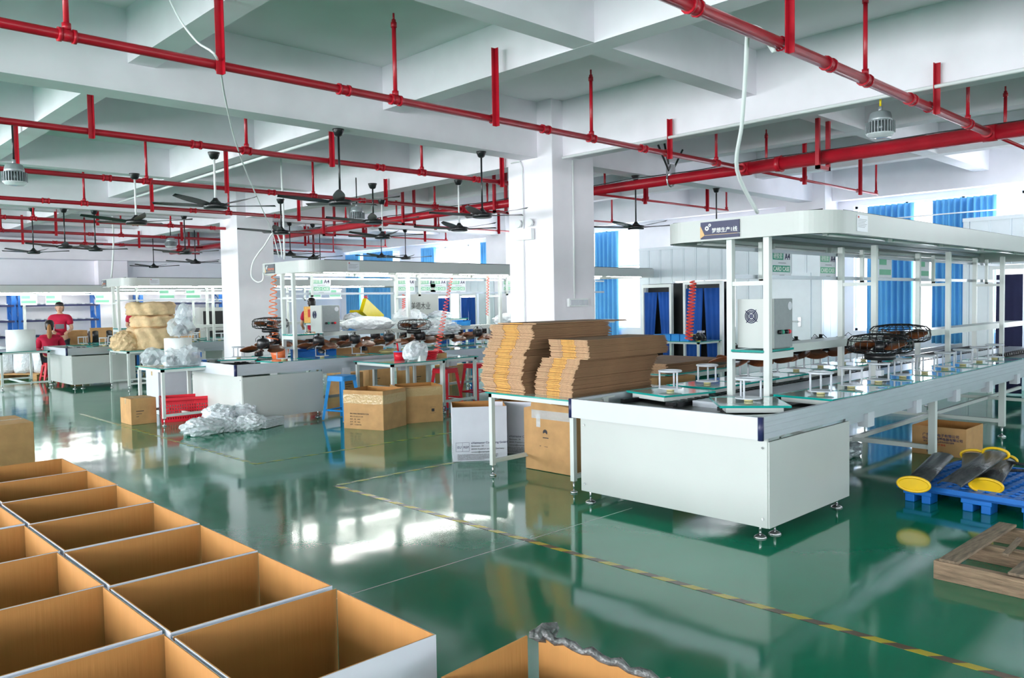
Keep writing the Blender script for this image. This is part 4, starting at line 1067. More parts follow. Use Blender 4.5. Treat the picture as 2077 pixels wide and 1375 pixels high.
# wrapped bundles on the floor and red crate
for i, (x, y, sx, sy, sz, z) in enumerate([(4.18, 10.02, .27, .2, .13, .08), (4.52, 10.3, .2, .2, .12, .2), (4.5, 10.05, .16, .16, .12, .07), (4.85, 10.28, .2, .16, .12, .2), (4.78, 9.95, .22, .18, .12, .075)]):
    b = MB(); b.blob((x, y, z), sx, sy, sz, 4, .22, seed=20 + i); tag(b.build('wrapped_bundle', m_bagw), 'crumpled plastic wrapped bundle on the floor before the second conveyor, %s' % ['leftmost', 'upper left', 'lowest middle', 'upper right', 'lower right'][i], 'wrapped bundle', 'plastic wrapped bundles on the floor')
t = thing('profile_bundle', 'plastic wrapped flat strips sticking out right of the floor bundles', 'wrapped bundle', (4.95, 9.9, 0), .5)
b = MB()
for k in range(5): b.box(-.1, .32, -.09, .09, .01 + k * .022, .028 + k * .022)
b.build('strips', m_bagw, t)
cr_ = thing('red_crate', 'red perforated plastic crate under the left work table', 'crate', (4.2, 11.45, 0.001), radians(-16))
w, d, h = .62, .42, .34
b = MB()
def perf(b, x0, x1, y0, y1, ax):
    # solid rim and base with rows of slots between
    for (z0, z1) in ((0, .04), (.26, .34)): b.box(x0, x1, y0, y1, z0, z1)
    z = .04
    while z < .26:
        b.box(x0, x1, y0, y1, z + .026, z + .044)
        if ax == 'x':
            x = x0
            while x < x1 - .01: b.box(x, x + .016, y0, y1, z, z + .03); x += .032
        else:
            y = y0
            while y < y1 - .01: b.box(x0, x1, y, y + .016, z, z + .03); y += .032
        z += .044
perf(b, 0, w, 0, .008, 'x'); b.build('crate_wall', m_redl, cr_); b = MB(); perf(b, 0, w, d - .008, d, 'x'); b.build('crate_wall', m_redl, cr_)
b = MB(); perf(b, 0, .008, .008, d - .008, 'y'); b.build('crate_wall', m_redl, cr_); b = MB(); perf(b, w - .008, w, .008, d - .008, 'y'); b.build('crate_wall', m_redl, cr_)
b = MB(); b.box(.01, w - .01, .01, d - .01, .005, .015); b.build('crate_base', m_redl, cr_)

# plastic stools
def stool(x, y, label, m, rz=0, h=.46, name='plastic_stool'):
    t = thing(name, label, 'stool', (x, y, 0), rz, 'plastic stools')
    b = MB(); b.prism(rr(-.15, .15, -.15, .15, .04, 4), h - .03, h, 0); b.prism(rr(-.155, .155, -.155, .155, .04, 4), h - .07, h - .03); b.build('seat', m, t)
    for sx in (-1, 1):
        for sy in (-1, 1):
            b = MB(); b.tube([(sx * .12, sy * .12, h - .05), (sx * .19, sy * .19, 0.012)], .026, 4, rs=[.034, .022]); b.build('leg', m, t)
    b = MB()
    for s in (-1, 1): b.tube([(s * .16, -.16, .14), (s * .16, .16, .14)], .012, 4); b.tube([(-.16, s * .16, .14), (.16, s * .16, .14)], .012, 4)
    b.build('stretcher', m, t)
    return t
stool(6.05, 9.75, 'bright blue plastic stool left of the brown cartons', m_bluel, .3, .62)
stool(8.75, 10.0, 'red plastic stool behind the brown cartons, left one', m_redl, .2, .6)
stool(9.2, 9.6, 'red plastic stool just left of the flattened cartons', m_redl, 0, .6)
stool(7.85, 9.68, 'tall red plastic stool tucked under the small work table', m_redl, .2, .6)

# ------------------------------------------------------------------ things on the tables
# bagged motors on left table
def bagged(x, y, z, s, label, seed):
    t = thing('bagged_motor', label, 'bagged part', (x, y, z), 0, 'bagged motors on the left table')
    b = MB(); b.lathe([(.06 * s, .02), (.09 * s, .05 * s), (.09 * s, .12 * s), (.03 * s, .16 * s)], seg=14); b.blob((.02, 0, .06 * s), .1 * s, .09 * s, .05 * s, 2, .3, seed=seed); b.build('motor', m_film, t)
    b = MB(); b.blob((0, 0, .105 * s), .16 * s, .15 * s, .16 * s, 3, .3, seed=seed + 1); b.build('clear_bag', m_bag, t)
bagged(4.22, 11.75, .781, 1.0, 'bagged dark motor at the left end of the left work table', 40)
bagged(4.38, 11.45, .781, .95, 'bagged dark motor second from left on the left work table', 42)
bagged(4.58, 11.38, .781, 1.05, 'bagged dark motor in front of the white roll on the left work table', 44)
bagged(4.66, 11.85, 1.18, 1.1, 'bagged motor in a tall clear bag standing on the white foam roll', 46)
b = MB(); b.blob((4.72, 11.86, 1.47), .11, .09, .19, 3, .35, seed=50); tag(b.build('plastic_bag', m_bag), 'inflated clear bag neck above the white foam roll', 'plastic bag')
def roll(x, y, z, r, h, label):
    t = thing('foam_roll', label, 'foam roll', (x, y, z), 0, 'white foam rolls')
    b = MB(); b.lathe([(.03, 0), (r, 0), (r, h), (.03, h), (.03, 0)], seg=28, caps=False); b.build('rolled_foam', m_roll, t)
    b = MB(); b.lathe([(.028, 0), (.028, h + .002), (.02, h + .002)], seg=12); b.build('core', m_kraft, t)
roll(4.62, 11.85, .781, .19, .38, 'white foam roll standing on the table behind the bagged motors')
roll(4.25, 19.25, .781, .27, .42, 'white foam roll standing on the table at the left edge')
# paper wrapped bundles
for i, (z, rx, hz_, dx) in enumerate([(.781, .46, .44, 0), (1.22, .40, .24, .02), (1.46, .43, .26, -.02)]):
    b = MB(); b.lathe([(rx * .9, 0), (rx, .02), (rx * 1.03, hz_ * .3), (rx * 1.0, hz_ * .5), (rx * 1.03, hz_ * .75), (rx * .97, hz_ - .02), (rx * .8, hz_)], (6.1 + dx, 16.95, z), 60)
    bmesh.ops.subdivide_edges(b.bm, edges=[e for e in b.bm.edges if abs(e.verts[0].co.z - e.verts[1].co.z) > .05], cuts=2, use_grid_fill=True)
    rb = random.Random(i)
    for v in b.bm.verts:
        a_ = math.atan2(v.co.y - 16.95, v.co.x - 6.1 - dx); k_ = 1 + .05 * sin(a_ * 11 + v.co.z * 9 + i) + .04 * abs(sin(a_ * 23 - v.co.z * 14))
        v.co.x = 6.1 + dx + (v.co.x - 6.1 - dx) * k_; v.co.y = 16.95 + (v.co.y - 16.95) * k_; v.co += Vector((rb.uniform(-.014, .014), rb.uniform(-.014, .014), .02 * sin(a_ * 5 + i * 2) if v.co.z > z + .1 else 0))
    tag(b.build('paper_bundle', m_paper), 'large tan paper wrapped bundle, %s of the pile left of the foam roll' % ['bottom', 'middle', 'top'][i], 'paper bundle', 'tan paper bundles')
b = MB(); b.blob((5.55, 16.9, .92), .28, .25, .24, 4, .14, seed=61); tag(b.build('paper_bundle', m_paper), 'small tan paper bundle at the left foot of the pile', 'paper bundle', 'tan paper bundles')
# detergent box with blue and logo-like fruit print
t = thing('blue_carton', 'small white and blue box with a red fruit picture on left table', 'box', (4.70, 11.72, .781), -.3)
b = MB(); b.box(0, .26, 0, .18, 0, .05); b.build('blue_tray', m_bluep, t); b = MB(); b.box(.03, .2, .03, .15, .05, .17); b.build('box_body', m_fascia, t)
b = MB(); b.box(.035, .1, .028, .03, .1, .165); b.box(.12, .195, .028, .03, .09, .165); b.build('blue_print', m_bluep, t); b = MB(); b.lathe([(.025, 0), (.025, .003)], seg=14, T=Matrix.Translation((.14, .029, .1)) @ Matrix.Rotation(radians(90), 4, 'X')); b.build('red_print', m_redl, t)
# red pot, white bag, red hose heap, cardboard tray
pp = P(803, 716, .78)
t = thing('red_pot', 'red round pot on the table before the second line', 'pot', (6.95, 9.62, .781)); b = MB(); b.lathe([(.075, 0), (.085, .12), (.08, .12), (.07, .01)], seg=20); b.build('pot_body', m_redl, t); b = MB(); b.cyl(0, 0, .12, .13, .09, 20); b.build('blue_lid', m_bluel, t)
for k in range(3):
    b = MB(); b.tube([(.02 * k - .02, 0, .13), (.03 * k - .03, .01, .25)], .012, 8); tg = b.build('marker_pen', m_fascia if k else m_redl, t)
b = MB(); b.blob((7.02, 9.32, .90), .2, .14, .16, 3, .25, seed=70); tag(b.build('plastic_bag', m_bagw), 'crumpled white plastic bag on the table beside the red pot', 'plastic bag')
b = MB(); b.box(6.98, 7.08, 9.16, 9.22, .781, .86); tag(b.build('foam_block', m_roll), 'small white foam block before the crumpled white bag', 'foam block')
t = thing('red_hose_coil', 'coiled red hose heap beside the cardboard tray', 'hose', (7.36, 9.42, .781)); b = MB()
for k in range(5): b.tube([(.09 * cos(a) + .01 * k, .08 * sin(a), .012 + .024 * k) for a in [j * pi / 9 for j in range(18)]], .012, 6, closed=True)
b.build('coils', m_redl, t)
open_box(7.5, 9.45, .781, .22, .2, .07, .1, 'small cardboard tray full of red parts on the small table', m_kraft, m_kraftd)
b = MB(); b.blob((7.6, 9.55, .86), .09, .08, .05, 2, .4, seed=72); tag(b.build('red_parts', m_redl), 'heap of small red hose ends in the cardboard tray', 'hose ends')
# orange basket and blue bins, second line middle
b = MB(); b.lathe([(.1, 0), (.14, .16), (.13, .16), (.09, .01)], (5.75, 10.95, .80), 18); tag(b.build('orange_basket', m_oran), 'orange plastic basket between motors on the second line', 'basket')
def bin_(x, y, z, w, d, h, m, label, rz=0, group='plastic bins'):
    t = thing('plastic_bin', label, 'bin', (x, y, z), rz, group)
    b = MB(); e = .006
    b.box(0, w, 0, e, 0, h * .8); b.box(0, w, d - e, d, 0, h); b.box(0, e, e, d - e, 0, h); b.box(w - e, w, e, d - e, 0, h); b.box(e, w - e, e, d - e, 0, e); b.build('bin_body', m, t)
    b = MB(); b.box(-.006, w + .006, d - .012, d + .004, h - .012, h + .004); b.box(-.006, .006, 0, d, h - .012, h + .004); b.box(w - .006, w + .006, 0, d, h - .012, h + .004); b.build('rim', m, t)
bin_(6.0, 10.88, .80, .3, .2, .14, m_bluep, 'blue bin behind the orange basket on the second line')
bin_(6.35, 10.85, .80, .3, .2, .12, m_bluep, 'blue bin behind the second line gantry post')
for i in range(4): bin_(13.25, 9.5 - i * .21, .781, .3, .19, .12, m_bluel, 'light blue bin on the far table, %s from the left' % ORD[i], 0, 'blue bins on the far table')
bin_(13.5, 8.85, .781, .14, .14, .12, m_ylw, 'small yellow bin above the far blue bins')
t = thing('motor_pile', 'black motor with loose wires at the right of the far table', 'motor', (13.45, 8.75, .781)); b = MB(); b.blob((0, 0, .07), .12, .12, .09, 3, .4, seed=80); b.build('motor_body', m_black, t); b = MB()
for k in range(6): b.tube([(.05, .02 * k, .1), (.1, .03 * k - .05, .2), (.02, .03 * k - .1, .16)], .006, 4)
b.build('wires', m_fascia, t)
# shelf load on second gantry: bags, bins, basket
zt = .8 + .40
b = MB(); b.blob((7.3, 10.95, zt + .08), .5, .2, .13, 3, .2, seed=90); tag(b.build('plastic_bag', m_bagw), 'big white bag on the shelf behind the control cabinet of the second line', 'plastic bag')
b = MB(); b.blob((8.1, 10.95, zt + .12), .26, .2, .2, 3, .3, seed=91); tag(b.build('plastic_bag', m_bag), 'clear knotted bag on the second line shelf, middle', 'plastic bag')
b = MB(); b.blob((8.75, 10.95, zt + .06), .26, .2, .09, 3, .3, seed=92); tag(b.build('plastic_bag', m_bag), 'clear bag on the second line shelf beside the printed board', 'plastic bag')
for i, (x, s) in enumerate([(10.4, .3), (11.0, .4), (11.7, .45), (12.4, .35)]):
    b = MB(); b.blob((x, 10.95, zt + .06), s, .22, .13, 3, .25, seed=95 + i); tag(b.build('plastic_bag', m_bagw), 'white plastic bag on the second line shelf right of the big column, %s' % ORD[i], 'plastic bag', 'bags on the far shelf')
bin_(6.9, 10.85, zt, .4, .2, .1, m_bluel, 'light blue bin on the second line shelf by the cabinet')
bin_(9.1, 10.85, zt, .3, .2, .09, m_bluel, 'light blue bin on the second line shelf left of the column')
t = thing('yellow_crate', 'tilted bright yellow crate beyond the second line cabinet', 'crate', (10.2, 15.2, 1.25), .4); b = MB(); b.box(-.4, .4, -.05, .05, 0, .34, T=Matrix.Rotation(.5, 4, 'Y')); b.box(-.4, .35, -.04, .3, 0, .05, T=Matrix.Rotation(.5, 4, 'Y')); b.build('crate_body', m_ylw, t)
# a low storage table that carries them
table(8.6, 14.6, 12.6, 15.3, 'long far table crowded with bags beyond the second line', 1.24)
for i, (x, s) in enumerate([(9.0, .3), (9.6, .25), (11.2, .45), (12.0, .4)]):
    b = MB(); b.blob((x, 14.95, 1.31), s * .8, .25, .12, 3, .25, seed=110 + i); tag(b.build('plastic_bag', m_bagw), 'white bag heap on the long far table, %s from the left' % ORD[i], 'plastic bag', 'bags on the long far table')
# spilled small parts on second conveyor
b = MB(); b.blob((7.45, 10.5, .86), .22, .16, .04, 3, .3, seed=120); tag(b.build('parts_heap', m_puck), 'loose pale small parts heaped behind the red pot', 'small parts', kind='stuff')
for i, (x, y) in enumerate([(6.75, 11.0), (7.05, 11.0), (7.35, 11.0)]):
    closed_box(x, y, .80, .28, .14, .12, 0, 'small open kraft tray between rows of second line, %s' % ORD[i], 'kraft trays on the second line', mark=False)
# items on third line
for i, x in enumerate([5.85, 6.4, 7.0, 7.9]):
    closed_box(x, 20.1, .8315, .5, .05, .34 - .05 * i, .0, 'board standing at the far side of the third line, %s from the left' % ORD[i], 'boards at the third line', m_puck if i == 1 else m_kraft, mark=False)
for i, x in enumerate([5.95, 6.25, 6.9, 7.4, 7.7, 8.3, 9.2]):
    t = thing('black_drum', 'black cylindrical motor housing at the third line, %s from the left' % ORD[i], 'drum', (x, 20.2, .83), 0, 'black drums of the third line'); b = MB(); b.lathe([(.12, 0), (.12, .26), (.1, .28)], seg=18); b.build('drum_body', m_black, t)
    b = MB(); b.cyl(0, 0, .0, .02, .13, 18); b.build('drum_rim', m_black, t)
table(5.75, 20.0, 9.6, 20.6, 'long low table behind the third conveyor holding black drums', .83)
# foil wrapped columns and wood pallet at far left
for i in range(5):
    b = MB(); b.lathe([(.2, 0), (.24, .1), (.23, .5), (.18, .62)], (3.9 + i * .32, 22.6 - i * .3, .14), 14)
    rb = random.Random(i + 9)
    for v in b.bm.verts: v.co += Vector((rb.uniform(-.03, .03), rb.uniform(-.03, .03), rb.uniform(-.02, .02)))
    tag(b.build('wrapped_roll', m_bagw), 'grey foil wrapped standing roll under the left edge table, %s from the left' % ORD[i], 'wrapped roll', 'foil wrapped rolls')
t = thing('wooden_pallet', 'pale wooden pallet beneath the foil wrapped rolls', 'pallet', (4.0, 22.7, 0), radians(-48))
for k in range(5):
    b = MB(); b.box(0, 1.9, -.4 + k * .2, -.28 + k * .2, .11, .135); b.build('deck_board', m_kraft, t)
for x in (.05, .9, 1.75):
    b = MB(); b.box(x, x + .1, -.4, .52, 0, .11); b.build('stringer', m_kraft, t)

# ------------------------------------------------------------------ curtains, partitions, racks
def curtain(x, y0, y1, z0, z1, m, label, folds, amp=.05, group='blue window curtains', taper=0, pull=0):
    n = folds * 8; b = MB(); F, Bk = [], []
    rc = random.Random(int((y0 + z0) * 100)); ph = [rc.uniform(0, 6) for _ in range(4)]
    rows = 6
    for j in range(rows + 1):
        v = j / rows; row, rowb = [], []
        for i in range(n + 1):
            u = i / n; yy = y0 + (y1 - y0) * (u + taper * (1 - v) * (.5 - u) * .5 + abs(pull) * (1 - v) * ((1 - u) if pull > 0 else -u))
            a = amp * (sin(u * folds * 2 * pi + ph[0] + .5 * sin(v * 2 + ph[1])) + .4 * sin(u * folds * 5.3 + ph[2] + v))
            row.append(b.bm.verts.new((x + a, yy, z0 + (z1 - z0) * v))); rowb.append(b.bm.verts.new((x + a + .006, yy, z0 + (z1 - z0) * v)))
        F.append(row); Bk.append(rowb)
    for j in range(rows):
        for i in range(n):
            for G in (F, Bk):
                f = b.bm.faces.new((G[j][i], G[j][i + 1], G[j + 1][i + 1], G[j + 1][i])); f.smooth = True
    for i in range(n):
        b.bm.faces.new((F[0][i], F[0][i + 1], Bk[0][i + 1], Bk[0][i])); b.bm.faces.new((F[-1][i], F[-1][i + 1], Bk[-1][i + 1], Bk[-1][i]))
    for j in range(rows):
        b.bm.faces.new((F[j][0], F[j + 1][0], Bk[j + 1][0], Bk[j][0])); b.bm.faces.new((F[j][-1], F[j + 1][-1], Bk[j + 1][-1], Bk[j][-1]))
    return tag(b.build('curtain', m), label, 'curtain', group)
CX = XW - .1
curtain(CX, 5.40, 6.22, .62, 3.24, m_curt, 'blue curtain at the left part of the right hand window, behind near hood', 8)
curtain(CX, 4.10, 5.08, .75, 3.24, m_curt, 'wide gathered blue curtain at the right part of the right hand window', 10)
curtain(CX, 12.05, 12.78, .5, 3.24, m_curt, 'blue curtain just right of the big column', 6)
curtain(CX, 18.95, 19.6, .6, 3.28, m_curt, 'blue curtain left of the bright windows, left of the column', 5)
curtain(CX, 16.65, 16.95, .6, 3.28, m_curt, 'narrow blue curtain at the right of the bright windows', 3)
curtain(CX, 21.1, 22.75, .6, 3.3, m_curt, 'blue curtain seen above the second hood between far fans', 9)
curtain(CX, 23.0, 23.9, .5, 3.3, m_curt, 'blue curtain behind the coral hose heap, far left one', 7)
b = MB(); b.tube([(CX + .1, 3.75, 2.98), (CX - .1, 3.75, 2.98), (CX - .1, 6.4, 2.98), (CX + .1, 6.4, 2.98)], .012, 6); tag(b.build('curtain_rod', m_pvc), 'thin rail across the blue curtains of the right hand window', 'rod')
# sandwich panel rooms along the right wall
PX0 = 14.45
def room(y0, y1, h, doors, tagn):
    """front wall of vertical panels at x = PX0 with door openings, plus the two end walls and a top trim"""
    b = MB(); b.box(PX0 - .02, PX0 + .05, y0 - .0, y1, h - .05, h + .01); b.box(PX0, XW, y0, y0 + .05, h - .05, h + .01); b.box(PX0, XW, y1 - .05, y1, h - .05, h + .01)
    root = struct(b.build(tagn, m_sand))
    y = y0; pw = .3
    while y < y1 - .01:
        q = min(y + pw, y1); inside = None
        for (a, c, hd) in doors:
            if y + .01 < c and q - .01 > a: inside = (a, c, hd)
        z0 = inside[2] + .08 if inside else 0
        p = MB(); p.box(PX0, PX0 + .05, y + .004, q - .004, z0, h - .05); p.box(PX0 - .006, PX0, y + .03, q - .03, z0, h - .05)
        p.build('panel', m_sand, root); y = q
    x = PX0 + .05
    while x < XW - .01:
        for yy in (y0, y1 - .05):
            p = MB(); p.box(x, min(x + .29, XW), yy, yy + .05, 0, h - .05); p.build('panel', m_sand, root)
        x += .3
    return root
def door_frame(y0, y1, h, n):
    b = MB()
    for y in (y0, y1 - .05): b.box(PX0 - .03, PX0 + .06, y, y + .05, 0, h)
    b.box(PX0 - .03, PX0 + .06, y0, y1, h, h + .07); return struct(b.build('door_%d' % n, m_pvc))
room(6.76, 10.94, 2.72, [(8.85, 9.85, 1.9), (10.1, 10.85, 1.86)], 'wall_partition')
door_frame(8.85, 9.78, 1.9, 1); door_frame(10.08, 10.86, 1.86, 2)
for (a, c, zz, lab, pl) in ((9.32, 9.73, 1.82, 'left half of the dark blue curtain in the larger doorway', 1), (8.9, 9.31, 1.82, 'right half of the dark blue curtain in the larger doorway', -1),
                            (10.47, 10.81, 1.76, 'left half of the parted dark blue curtain in the smaller doorway', 2), (10.13, 10.46, 1.76, 'right half of the parted dark blue curtain in the smaller doorway', -2)):
    curtain(PX0 + .02, a, c, .02, zz, m_curtd, lab, 3, .015, 'dark blue door curtains', pull=pl * .22)
b = MB(); b.box(PX0 + .25, PX0 + .28, 8.84, 10.88, 0, 1.95); tag(b.build('interior_shade', m_screen_shade), 'black sheet, painted shade between the parted dark blue curtains', 'screen')  # near-black sheet, gives the shade inside both doorways by its colour
# white door with handle
dd = MB(); dd.box(PX0 - .035, PX0 - .008, 6.97, 7.85, .02, 2.05); d3 = struct(dd.build('door_3', m_sand)); h_ = MB(); h_.box(PX0 - .05, PX0 - .035, 7.15, 7.21, 1.04, 1.22); h_.tube([(PX0 - .08, 7.18, 1.14), (PX0 - .08, 7.32, 1.14)], .012, 6); h_.tube([(PX0 - .08, 7.18, 1.14), (PX0 - .04, 7.18, 1.14)], .012, 6); h_.build('door_handle', m_chrome, d3)
room(-2.0, 4.4, 2.82, [(2.95, 4.0, 1.98)], 'wall_partition')
door_frame(3.05, 4.0, 1.98, 4)
curtain(PX0 + .02, 3.55, 3.92, .02, 1.9, m_navyc, 'left half of the navy curtain in the doorway at the right edge', 2, .012, 'navy door curtains')
curtain(PX0 + .02, 3.12, 3.5, .02, 1.95, m_navyc, 'right half of the navy curtain in the doorway at the right edge', 2, .012, 'navy door curtains')
PX0 = 14.6
room(15.9, 20.6, 2.5, [(16.5, 17.3, 1.8), (17.6, 18.4, 1.8)], 'wall_partition')
door_frame(16.55, 17.3, 1.8, 5); door_frame(17.65, 18.4, 1.8, 6)
curtain(PX0 + .02, 16.62, 16.93, .02, 1.75, m_curtd, 'dark blue split curtain just left of the column, right half', 2, .012, 'dark blue door curtains')
curtain(PX0 + .02, 16.95, 17.24, .02, 1.75, m_curtd, 'dark blue split curtain just left of the column, left half', 2, .012, 'dark blue door curtains')
curtain(PX0 + .02, 17.72, 18.35, .02, 1.75, m_curtd, 'dark blue curtain in the doorway behind the slanting coral hose', 3, .012, 'dark blue door curtains')
# white board with lettering
t = thing('lettered_board', 'white board with large Chinese lettering left of dark blue curtains', 'board', (12.4, PX(862, 640, 12.4).y, 1.05))
b = MB(); b.box(-.01, 0, -.55, .55, 0, .8); b.build('board', m_panel, t)
text('美德木业', .20, m_inkb, t, (-.012, .55, .42), (0, -1, 0), (0, 0, 1)); text('周转箱', .16, m_inkb, t, (-.012, .32, .15), (0, -1, 0), (0, 0, 1))
b = MB()
for y in (-.4, .4): b.box(.0, .03, y - .02, y + .02, -1.0, .2)
b.build('stand_leg', m_white, t)

# blue storage racks along the back wall
def rack(x0, x1, label):
    t = thing('storage_rack', label, 'storage rack', (x0, 23.65, 0), 0, 'blue storage racks'); w = x1 - x0
    for x in (0, w - .09):
        for y in (0, .5):
            b = MB(); b.box(x, x + .09, y, y + .07, 0, 2.15); b.build('upright', m_rackb, t)
        for k in range(4):
            b = MB(); b.tube([(x + .045, .03, .1 + k * .55), (x + .045, .5, .55 + k * .5)], .02, 4); b.build('brace', m_rackb, t)
    for z in (.9, 1.3, 1.7):
        for y in (0, .5):
            b = MB(); b.box(.05, w - .05, y - .02, y + .03, z, z + .05); b.build('shelf_beam', m_navy, t)
        k = .1
        while k < w - .1:
            b = MB(); b.box(k, k + .06, -.03, .55, z + .05, z + .075); b.build('roller_strip', m_fascia, t); k += .2
rack(4.0, 5.15, 'blue storage rack at the left edge behind the workers'); rack(5.2, 7.15, 'blue storage rack right behind the standing worker')
rack(8.2, 10.6, 'storage rack behind the tan paper bundles')
# white appliance with black screen
t = thing('test_machine', 'white test machine with black window behind the clear bag', 'machine', (8.9, 21.0, 0))
b = MB(); b.box(0, .9, 0, .6, 0, 1.0); b.box(0, .9, .3, .6, 1.0, 1.6); b.build('housing', m_panel, t, bevel=.01); b = MB(); b.box(.06, .84, -.01, 0, .75, .98); b.build('dark_window', m_screen_shade, t); b = MB(); b.box(.1, .8, .285, .3, 1.05, 1.5); b.build('screen', m_screen_shade, t)
for i, (x, y) in enumerate([(12.9, 22.2), (14.4, 22.3)]):
    t = thing('orange_box', 'orange box fixed high behind the second line, %s' % ['left one', 'right one'][i], 'box', (0, 0, 0), -.75, 'orange boxes'); t.location = PY(618 + 42 * i, 688, 15.0); t.location.z = 1.242; b = MB(); b.box(0, .3, 0, .06, 0, .34); b.build('box_body', m_orange, t); b = MB(); b.box(.08, .16, -.003, 0, .12, .28); b.build('print_mark', m_inkr, t)

# ------------------------------------------------------------------ people
def skin_mesh(name, pts, edges, radii, mats, parent, sub=2):
    me = bpy.data.meshes.new(name); me.from_pydata([tuple(p) for p in pts], edges, []); me.materials.append(mats)
    o = bpy.data.objects.new(name, me); COL.objects.link(o); o.parent = parent
    sk = o.modifiers.new('skin', 'SKIN'); me.skin_vertices[0].data[0].use_root = True
    for v, r in zip(me.skin_vertices[0].data, radii): v.radius = (r, r) if not isinstance(r, tuple) else r
    sk.use_smooth_shade = True
    ss = o.modifiers.new('sub', 'SUBSURF'); ss.levels = sub; ss.render_levels = sub
    return o
def head_on(t, hx, hy, hz, face, hair, pony=False):
    """head with face, ears, nose, eyes and hair; face = unit xy direction"""
    fx, fy = face; R = Matrix(((fx, -fy, 0), (fy, fx, 0), (0, 0, 1))).to_4x4(); T = Matrix.Translation((hx, hy, hz)) @ R
    b = MB(); b.lathe([(.012, -.125), (.045, -.115), (.062, -.08), (.074, -.03), (.078, .02), (.072, .07), (.048, .105), (.01, .118)], seg=20, T=T @ Matrix.Scale(1.12, 4, (1, 0, 0)))
    b.tube([T @ Vector((.078, 0, .01)), T @ Vector((.102, 0, -.035)), T @ Vector((.083, 0, -.042))], .01, 6, rs=[.006, .013, .009])
    for s in (-1, 1): b.tube([T @ Vector((0, s * .076, .02)), T @ Vector((-.005, s * .088, .0)), T @ Vector((0, s * .078, -.03))], .011, 6)
    b.build('face', m_skin, t)
    b = MB()
    for s in (-1, 1): b.blob(T @ Vector((.078, s * .03, .0)), .008, .01, .006, 1, 0)
    b.build('eyes', m_hair, t); b = MB(); b.tube([T @ Vector((.08, -.022, -.068)), T @ Vector((.084, 0, -.07)), T @ Vector((.08, .022, -.068))], .005, 5); b.build('lips', m_inkr, t)
    b = MB(); b.lathe([(.088, .035), (.096, .05), (.09, .085), (.062, .122), (.012, .138)], seg=20, T=T @ Matrix.Translation((-.002, 0, 0)))
    b.lathe([(.075, -.09), (.084, -.03), (.09, .03), (.085, .08), (.04, .12)], seg=18, T=T @ Matrix.Translation((-.034, 0, 0)))
    b.lathe([(.05, -.1), (.075, -.06), (.08, 0)], seg=16, T=T @ Matrix.Translation((-.035, 0, 0))); b.build('hair', hair, t)
    if pony:
        b = MB(); b.tube([T @ Vector((-.1, 0, .03)), T @ Vector((-.145, 0, -.03)), T @ Vector((-.15, 0, -.16)), T @ Vector((-.14, 0, -.33)), T @ Vector((-.13, .01, -.40))], .03, 10, rs=[.025, .04, .052, .035, .008]); b.build('ponytail', m_hairb, t)
def hand_at(t, p, d, s=1):
    """small curled hand: palm and five fingers"""
    p = Vector(p); d = Vector(d).normalized(); n = Vector((0, 0, 1)); r = d.cross(n).normalized()
    b = MB(); b.tube([p, p + d * .05, p + d * .09], .03, 8, rs=[.022, .034, .03])
    for k in range(4):
        o = r * (.026 - .017 * k); L = [.07, .08, .075, .058][k]
        b.tube([p + d * .08 + o, p + d * (.08 + L * .5) + o - n * .008, p + d * (.08 + L * .8) + o - n * .03, p + d * (.08 + L * .8) + o - n * .045], .0085, 6)
    b.tube([p + d * .03 + r * s * .028, p + d * .06 + r * s * .052 - n * .01, p + d * .09 + r * s * .05 - n * .02], .0105, 6)
    b.build('hand', m_skin, t)
def person_standing(x, y, label, face):
    t = thing('person', label, 'person', (x, y, 0), math.atan2(face[1], face[0]))
    # local: +x is forward, +y is the left side
    S_ = 1.04
    pts = [(0, 0, .92), (0, 0, 1.08), (.0, 0, 1.25), (0, 0, 1.38), (0, 0, 1.46), (.01, 0, 1.52),
           (0, .17, 1.36), (.03, .23, 1.12), (.22, .17, 1.04), (0, -.17, 1.36), (.03, -.23, 1.12), (.22, -.12, 1.06),
           (0, .09, .86), (.01, .10, .48), (0, .10, .09), (.13, .11, .04), (0, -.09, .86), (.01, -.10, .48), (0, -.10, .09), (.13, -.11, .04)]
    ed = [(0, 1), (1, 2), (2, 3), (3, 4), (4, 5), (3, 6), (6, 7), (7, 8), (3, 9), (9, 10), (10, 11), (0, 12), (12, 13), (13, 14), (14, 15), (0, 16), (16, 17), (17, 18), (18, 19)]
    rad = [.12, .11, .125, .1, .05, .045, .055, .043, .026, .055, .043, .026, .085, .055, .036, .03, .085, .055, .036, .03]
    skin_mesh('body', [Vector(p) * S_ for p in pts], ed, rad, m_skin, t)
    sp = pts[:4] + [pts[6], (.02, .20, 1.19), pts[9], (.02, -.20, 1.19), (0, 0, 1.45)]
    skin_mesh('shirt', [Vector(p) * S_ for p in sp], [(0, 1), (1, 2), (2, 3), (3, 4), (4, 5), (3, 6), (6, 7), (3, 8)], [.15, .14, .155, .15, .10, .075, .10, .075, .07], m_shirt, t)
    skin_mesh('trousers', [Vector(p) * S_ for p in [(0, 0, .93), (0, .09, .84), (.01, .10, .48), (0, .10, .1), (0, -.09, .84), (.01, -.10, .48), (0, -.10, .1)]], [(0, 1), (1, 2), (2, 3), (0, 4), (4, 5), (5, 6)], [.135, .1, .07, .055, .1, .07, .055], m_pants, t)
    head_on(t, .02, 0, 1.655, (1, 0), m_hair)
    hand_at(t, Vector(pts[8]) * S_, (1, -.3, -.1)); hand_at(t, Vector(pts[11]) * S_, (1, .3, -.1), -1)
    b = MB(); b.box(.14, .155, -.09, .09, 1.16, 1.27); b.build('shirt_print', m_greypl, t)
    return t
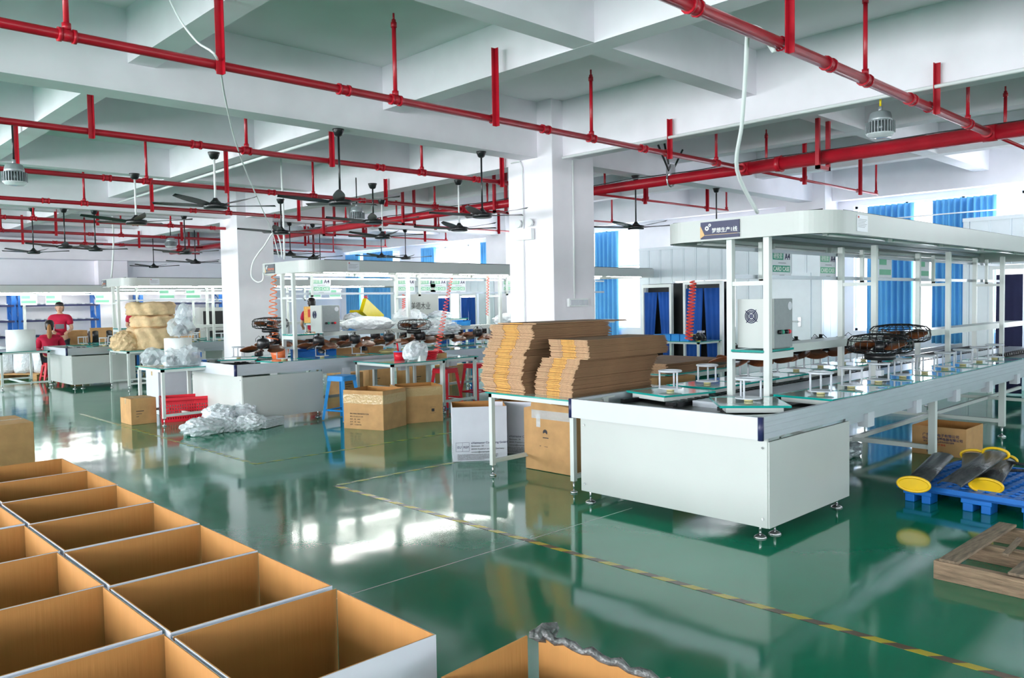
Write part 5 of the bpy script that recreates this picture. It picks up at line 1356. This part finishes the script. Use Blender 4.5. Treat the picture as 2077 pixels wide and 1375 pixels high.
def person_seated(x, y, label, face):
    t = thing('person', label, 'person', (x, y, 0), math.atan2(face[1], face[0]))
    pts = [(0, 0, .56), (-.01, 0, .72), (.0, 0, .88), (.02, 0, 1.0), (.03, 0, 1.08), (.04, 0, 1.13),
           (.02, .18, .98), (.08, .25, .76), (.3, .18, .84), (.02, -.18, .98), (.08, -.25, .76), (.3, -.16, .84),
           (.06, .1, .54), (.42, .12, .54), (.42, .12, .08), (.54, .12, .04), (.06, -.1, .54), (.42, -.12, .54), (.42, -.12, .08), (.54, -.12, .04)]
    ed = [(0, 1), (1, 2), (2, 3), (3, 4), (4, 5), (3, 6), (6, 7), (7, 8), (3, 9), (9, 10), (10, 11), (0, 12), (12, 13), (13, 14), (14, 15), (0, 16), (16, 17), (17, 18), (18, 19)]
    rad = [.13, .12, .13, .1, .05, .045, .055, .045, .026, .055, .045, .026, .09, .058, .04, .03, .09, .058, .04, .03]
    skin_mesh('body', pts, ed, rad, m_skin, t)
    skin_mesh('shirt', pts[:4] + pts[6:8] + [(.22, .21, .80)] + pts[9:11] + [(.22, -.21, .80), (.03, 0, 1.05)], [(0, 1), (1, 2), (2, 3), (3, 4), (4, 5), (5, 6), (3, 7), (7, 8), (8, 9), (3, 10)], [.17, .17, .17, .14, .09, .075, .05, .09, .075, .05, .08], m_shirt, t)
    skin_mesh('trousers', [pts[0], pts[12], pts[13], pts[14], pts[16], pts[17], pts[18]], [(0, 1), (1, 2), (2, 3), (0, 4), (4, 5), (5, 6)], [.14, .105, .075, .055, .105, .075, .055], m_pants, t)
    head_on(t, .07, 0, 1.25, (1, 0), m_hair, True)
    hand_at(t, pts[8], (1, -.2, 0)); hand_at(t, pts[11], (1, .2, 0), -1)
    return t
person_standing(5.45, 20.95, 'standing woman in crimson shirt holding a part, black tied hair', (-.35, -.94))
person_seated(4.98, 20.0, 'seated person with long bleached ponytail and crimson shirt, back to camera', (.3, .95))
stool(4.98, 20.0, 'stool under the seated person with the ponytail', m_redl, 0, .44)
person_standing(7.3, 21.3, 'standing person mostly hidden behind the tan paper bundles', (-.3, -.95))
person_standing(PY(633, 640, 17.05).x, 17.05, 'standing person hidden behind the second line cabinet, only dark hair visible', (.3, .95))
